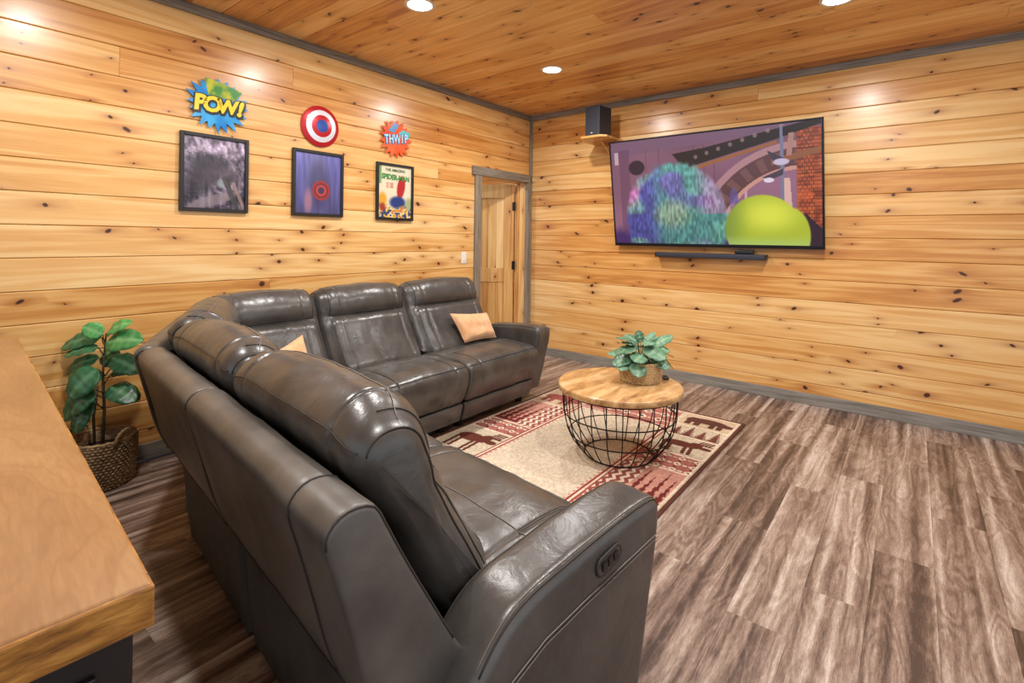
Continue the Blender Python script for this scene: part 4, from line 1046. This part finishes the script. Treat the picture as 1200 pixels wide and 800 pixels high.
# control panel in the outer side of the near arm
def ctrl(o, fr):
    _, W = fr(0); vd = Vector((-W.y, W.x, 0)); vd = cB.dirv(.01); O = fr(-.0045)[0]+W*.694+Vector((0, 0, .545))
    A = (W+Vector((0, 0, .14))).normalized(); Bz = Vector((0, 0, 1)); Bz = (Bz-A*Bz.dot(A)).normalized()
    def stadium(rx, rz, off, nm, mat, r_=None):
        pts = []
        for k in range(40):
            a = 2*PI*k/40; c_, s_ = math.cos(a), math.sin(a)
            pts.append(A*((rx-rz)*(1 if c_ > 0 else -1)+rz*c_)+Bz*(rz*s_))
        return pts
    ring = [O+p for p in stadium(.050, .022, 0, '', None)]
    tube('control_bezel', ring, .0035, M_SEAM, o, 8, True)
    pts = stadium(.047, .019, 0, '', None); vs = [O+p-vd*.002 for p in pts]+[O-vd*.002]; n = len(pts)
    mesh('control_panel', vs, [(i, (i+1) % n, n) for i in range(n)], leather('control_plate', (70, 60, 54)), o)
    for k in (-1, 0, 1):
        c = O+A*(.024*k)-vd*.0035; hx, hz = .009, .010
        vs = [c+A*sx*hx+Bz*sz*hz+(-vd)*d for d in (0, .003) for sx, sz in ((-1, -1), (1, -1), (1, 1), (-1, 1))]
        mesh('button', vs, [(0, 1, 2, 3), (4, 5, 6, 7), (0, 1, 5, 4), (1, 2, 6, 5), (2, 3, 7, 6), (3, 0, 4, 7)], M_BLACK, o)
ctrl(armB, fB)
# --- section A (far, along the poster wall)
armA, cA = arm(fA, 0, .175, True, 13)
back_module(fA, .19, .985, 11.0, .055, .05); back_module(fA, .99, 1.715, 15.0, .055, .05)
shell_module(fA, .075, .99, 12.0); shell_module(fA, 1.0, 1.715, 17.0)
seat_module(fA, .18, .985, 14.0); seat_module(fA, .99, 1.71, 19.0)
base_module(fA, .12, .985); base_module(fA, .99, 1.71); feet(fA, .12, .985); feet(fA, 1.0, 1.7)
# --- corner wedge
fW1 = frame_flip((-3.045, -.26, 0), (-1, -.02, 0), (.02, -1, 0))
back_module(fW1, .0, .66, 21.0, .06, .05); shell_module(fW1, 0, .70, 22.0)
P0 = Vector((-3.775, -.30, 0)); P1 = Vector((-4.185, -1.10, 0)); dW = (P1-P0).normalized(); LWd = (P1-P0).length
fW2 = frame_flip(P0, dW, (-dW.y, dW.x, 0))
wchk = fW2(0)[1]
if wchk.x < 0: fW2 = frame_flip(P0, dW, (dW.y, -dW.x, 0))
back_module(fW2, .03, LWd-.03, 25.0); shell_module(fW2, .0, LWd, 26.0, (), .03, .03)
def prism(name, pts, z0, z1, bev, mat, crown=0):
    bm = bmesh.new(); lo = [bm.verts.new((x, y, z0)) for x, y in pts]; hi = [bm.verts.new((x, y, z1)) for x, y in pts]; n = len(pts)
    bm.faces.new(lo[::-1]); bm.faces.new(hi)
    for i in range(n): bm.faces.new((lo[i], lo[(i+1) % n], hi[(i+1) % n], hi[i]))
    bmesh.ops.recalc_face_normals(bm, faces=bm.faces)
    bmesh.ops.bevel(bm, geom=bm.edges[:], offset=bev, segments=5, profile=.5, affect='EDGES')
    return bm_obj(name, bm, mat, sofa, True)
wp = [(-3.04, -.55), (-3.04, -1.10), (-3.09, -1.185), (-3.165, -1.235), (-3.24, -1.225), (-3.98, -1.14), (-3.72, -.62), (-3.5, -.55)]
ws = prism('seat_cushion', wp, .20, .462, .035, M_LEA)
prism('base', [(-3.05, -.45), (-3.05, -1.03), (-3.13, -1.12), (-3.24, -1.13), (-3.93, -1.06), (-3.93, -.95), (-3.70, -.45)], .05, .205, .01, M_LEA3)
seamline([(-3.06, -1.0, .464), (-3.12, -1.12, .465), (-3.22, -1.17, .465), (-3.5, -1.15, .465)], ws, True)

# ------------------------------------------------------------------ pillows
def pillow_mat():
    t = NT('peach_fabric'); tc = t.add('ShaderNodeTexCoord').outputs['Object']; n = t.noise(tc, 260, 2, .6); b = t.noise(tc, 9, 4, .6, 1.0)
    t.base(t.ramp(b, [(.3, s255(214, 160, 112)), (.7, s255(236, 188, 142))])); t.set(Roughness=.85, Sheen_Weight=.3)
    t.bump(t.math('ADD', t.math('MULTIPLY', b, 1.0), t.math('MULTIPLY', n, .06)), .5, .02); return t.m
MP = pillow_mat()
def pillow(TL, TR, BR, BL, thick, label):
    TL, TR, BR, BL = map(Vector, (TL, TR, BR, BL)); c = (TL+TR+BR+BL)/4
    nn = (TR-BL).cross(TL-BR).normalized(); t = thing('throw_pillow', label, 'pillow', c, group='peach throw pillows'); N = 22; vs = []; fs = []
    for side in (1, -1):
        for i in range(N+1):
            for j in range(N+1):
                u_, v_ = i/N, j/N; a, b = u_*2-1, v_*2-1
                p = (TL*(1-u_)+TR*u_)*(1-v_)+(BL*(1-u_)+BR*u_)*v_
                pin = 1-.07*(1-b*b)*abs(a)**3; pin2 = 1-.07*(1-a*a)*abs(b)**3
                e = (TR-TL)*.5*a*(pin-1)+(BL-TL)*.5*b*(pin2-1)
                h = thick*.5*((1-a**4)*(1-b**4))**.6
                h *= 1+.18*noise.noise(Vector((u_*4, v_*4, side)))
                vs.append(p+e+nn*(side*h)-c)
    m = (N+1)**2
    for s_ in (0, 1):
        for i in range(N):
            for j in range(N):
                a = s_*m+i*(N+1)+j; f = (a, a+1, a+N+2, a+N+1); fs.append(f if s_ else f[::-1])
    bm = bmesh.new(); bv = [bm.verts.new(v) for v in vs]; [bm.faces.new([bv[i] for i in f]) for f in fs]
    bmesh.ops.remove_doubles(bm, verts=bm.verts, dist=.0006); bmesh.ops.recalc_face_normals(bm, faces=bm.faces)
    bm_obj('cover', bm, MP, t, True)
    pts = []
    for A_, B_ in ((TL, TR), (TR, BR), (BR, BL), (BL, TL)):
        for q in range(12):
            t_ = q/12; a = t_*2-1; mid = A_.lerp(B_, t_); pts.append(mid+(c-mid)*(.07*(1-a*a))-c)
    tube('edge_welt', pts, .003, MP, t, 6, True)
pillow((-2.035, -.75, .742), (-1.60, -.75, .702), (-1.61, -.865, .515), (-1.985, -.865, .528), .10, 'small peach throw pillow on the far seat against the right armrest')
pillow((-3.625, -.985, .70), (-3.355, -.93, .785), (-3.315, -1.01, .50), (-3.57, -1.08, .485), .10, 'small peach throw pillow tucked in the corner of the sofa')
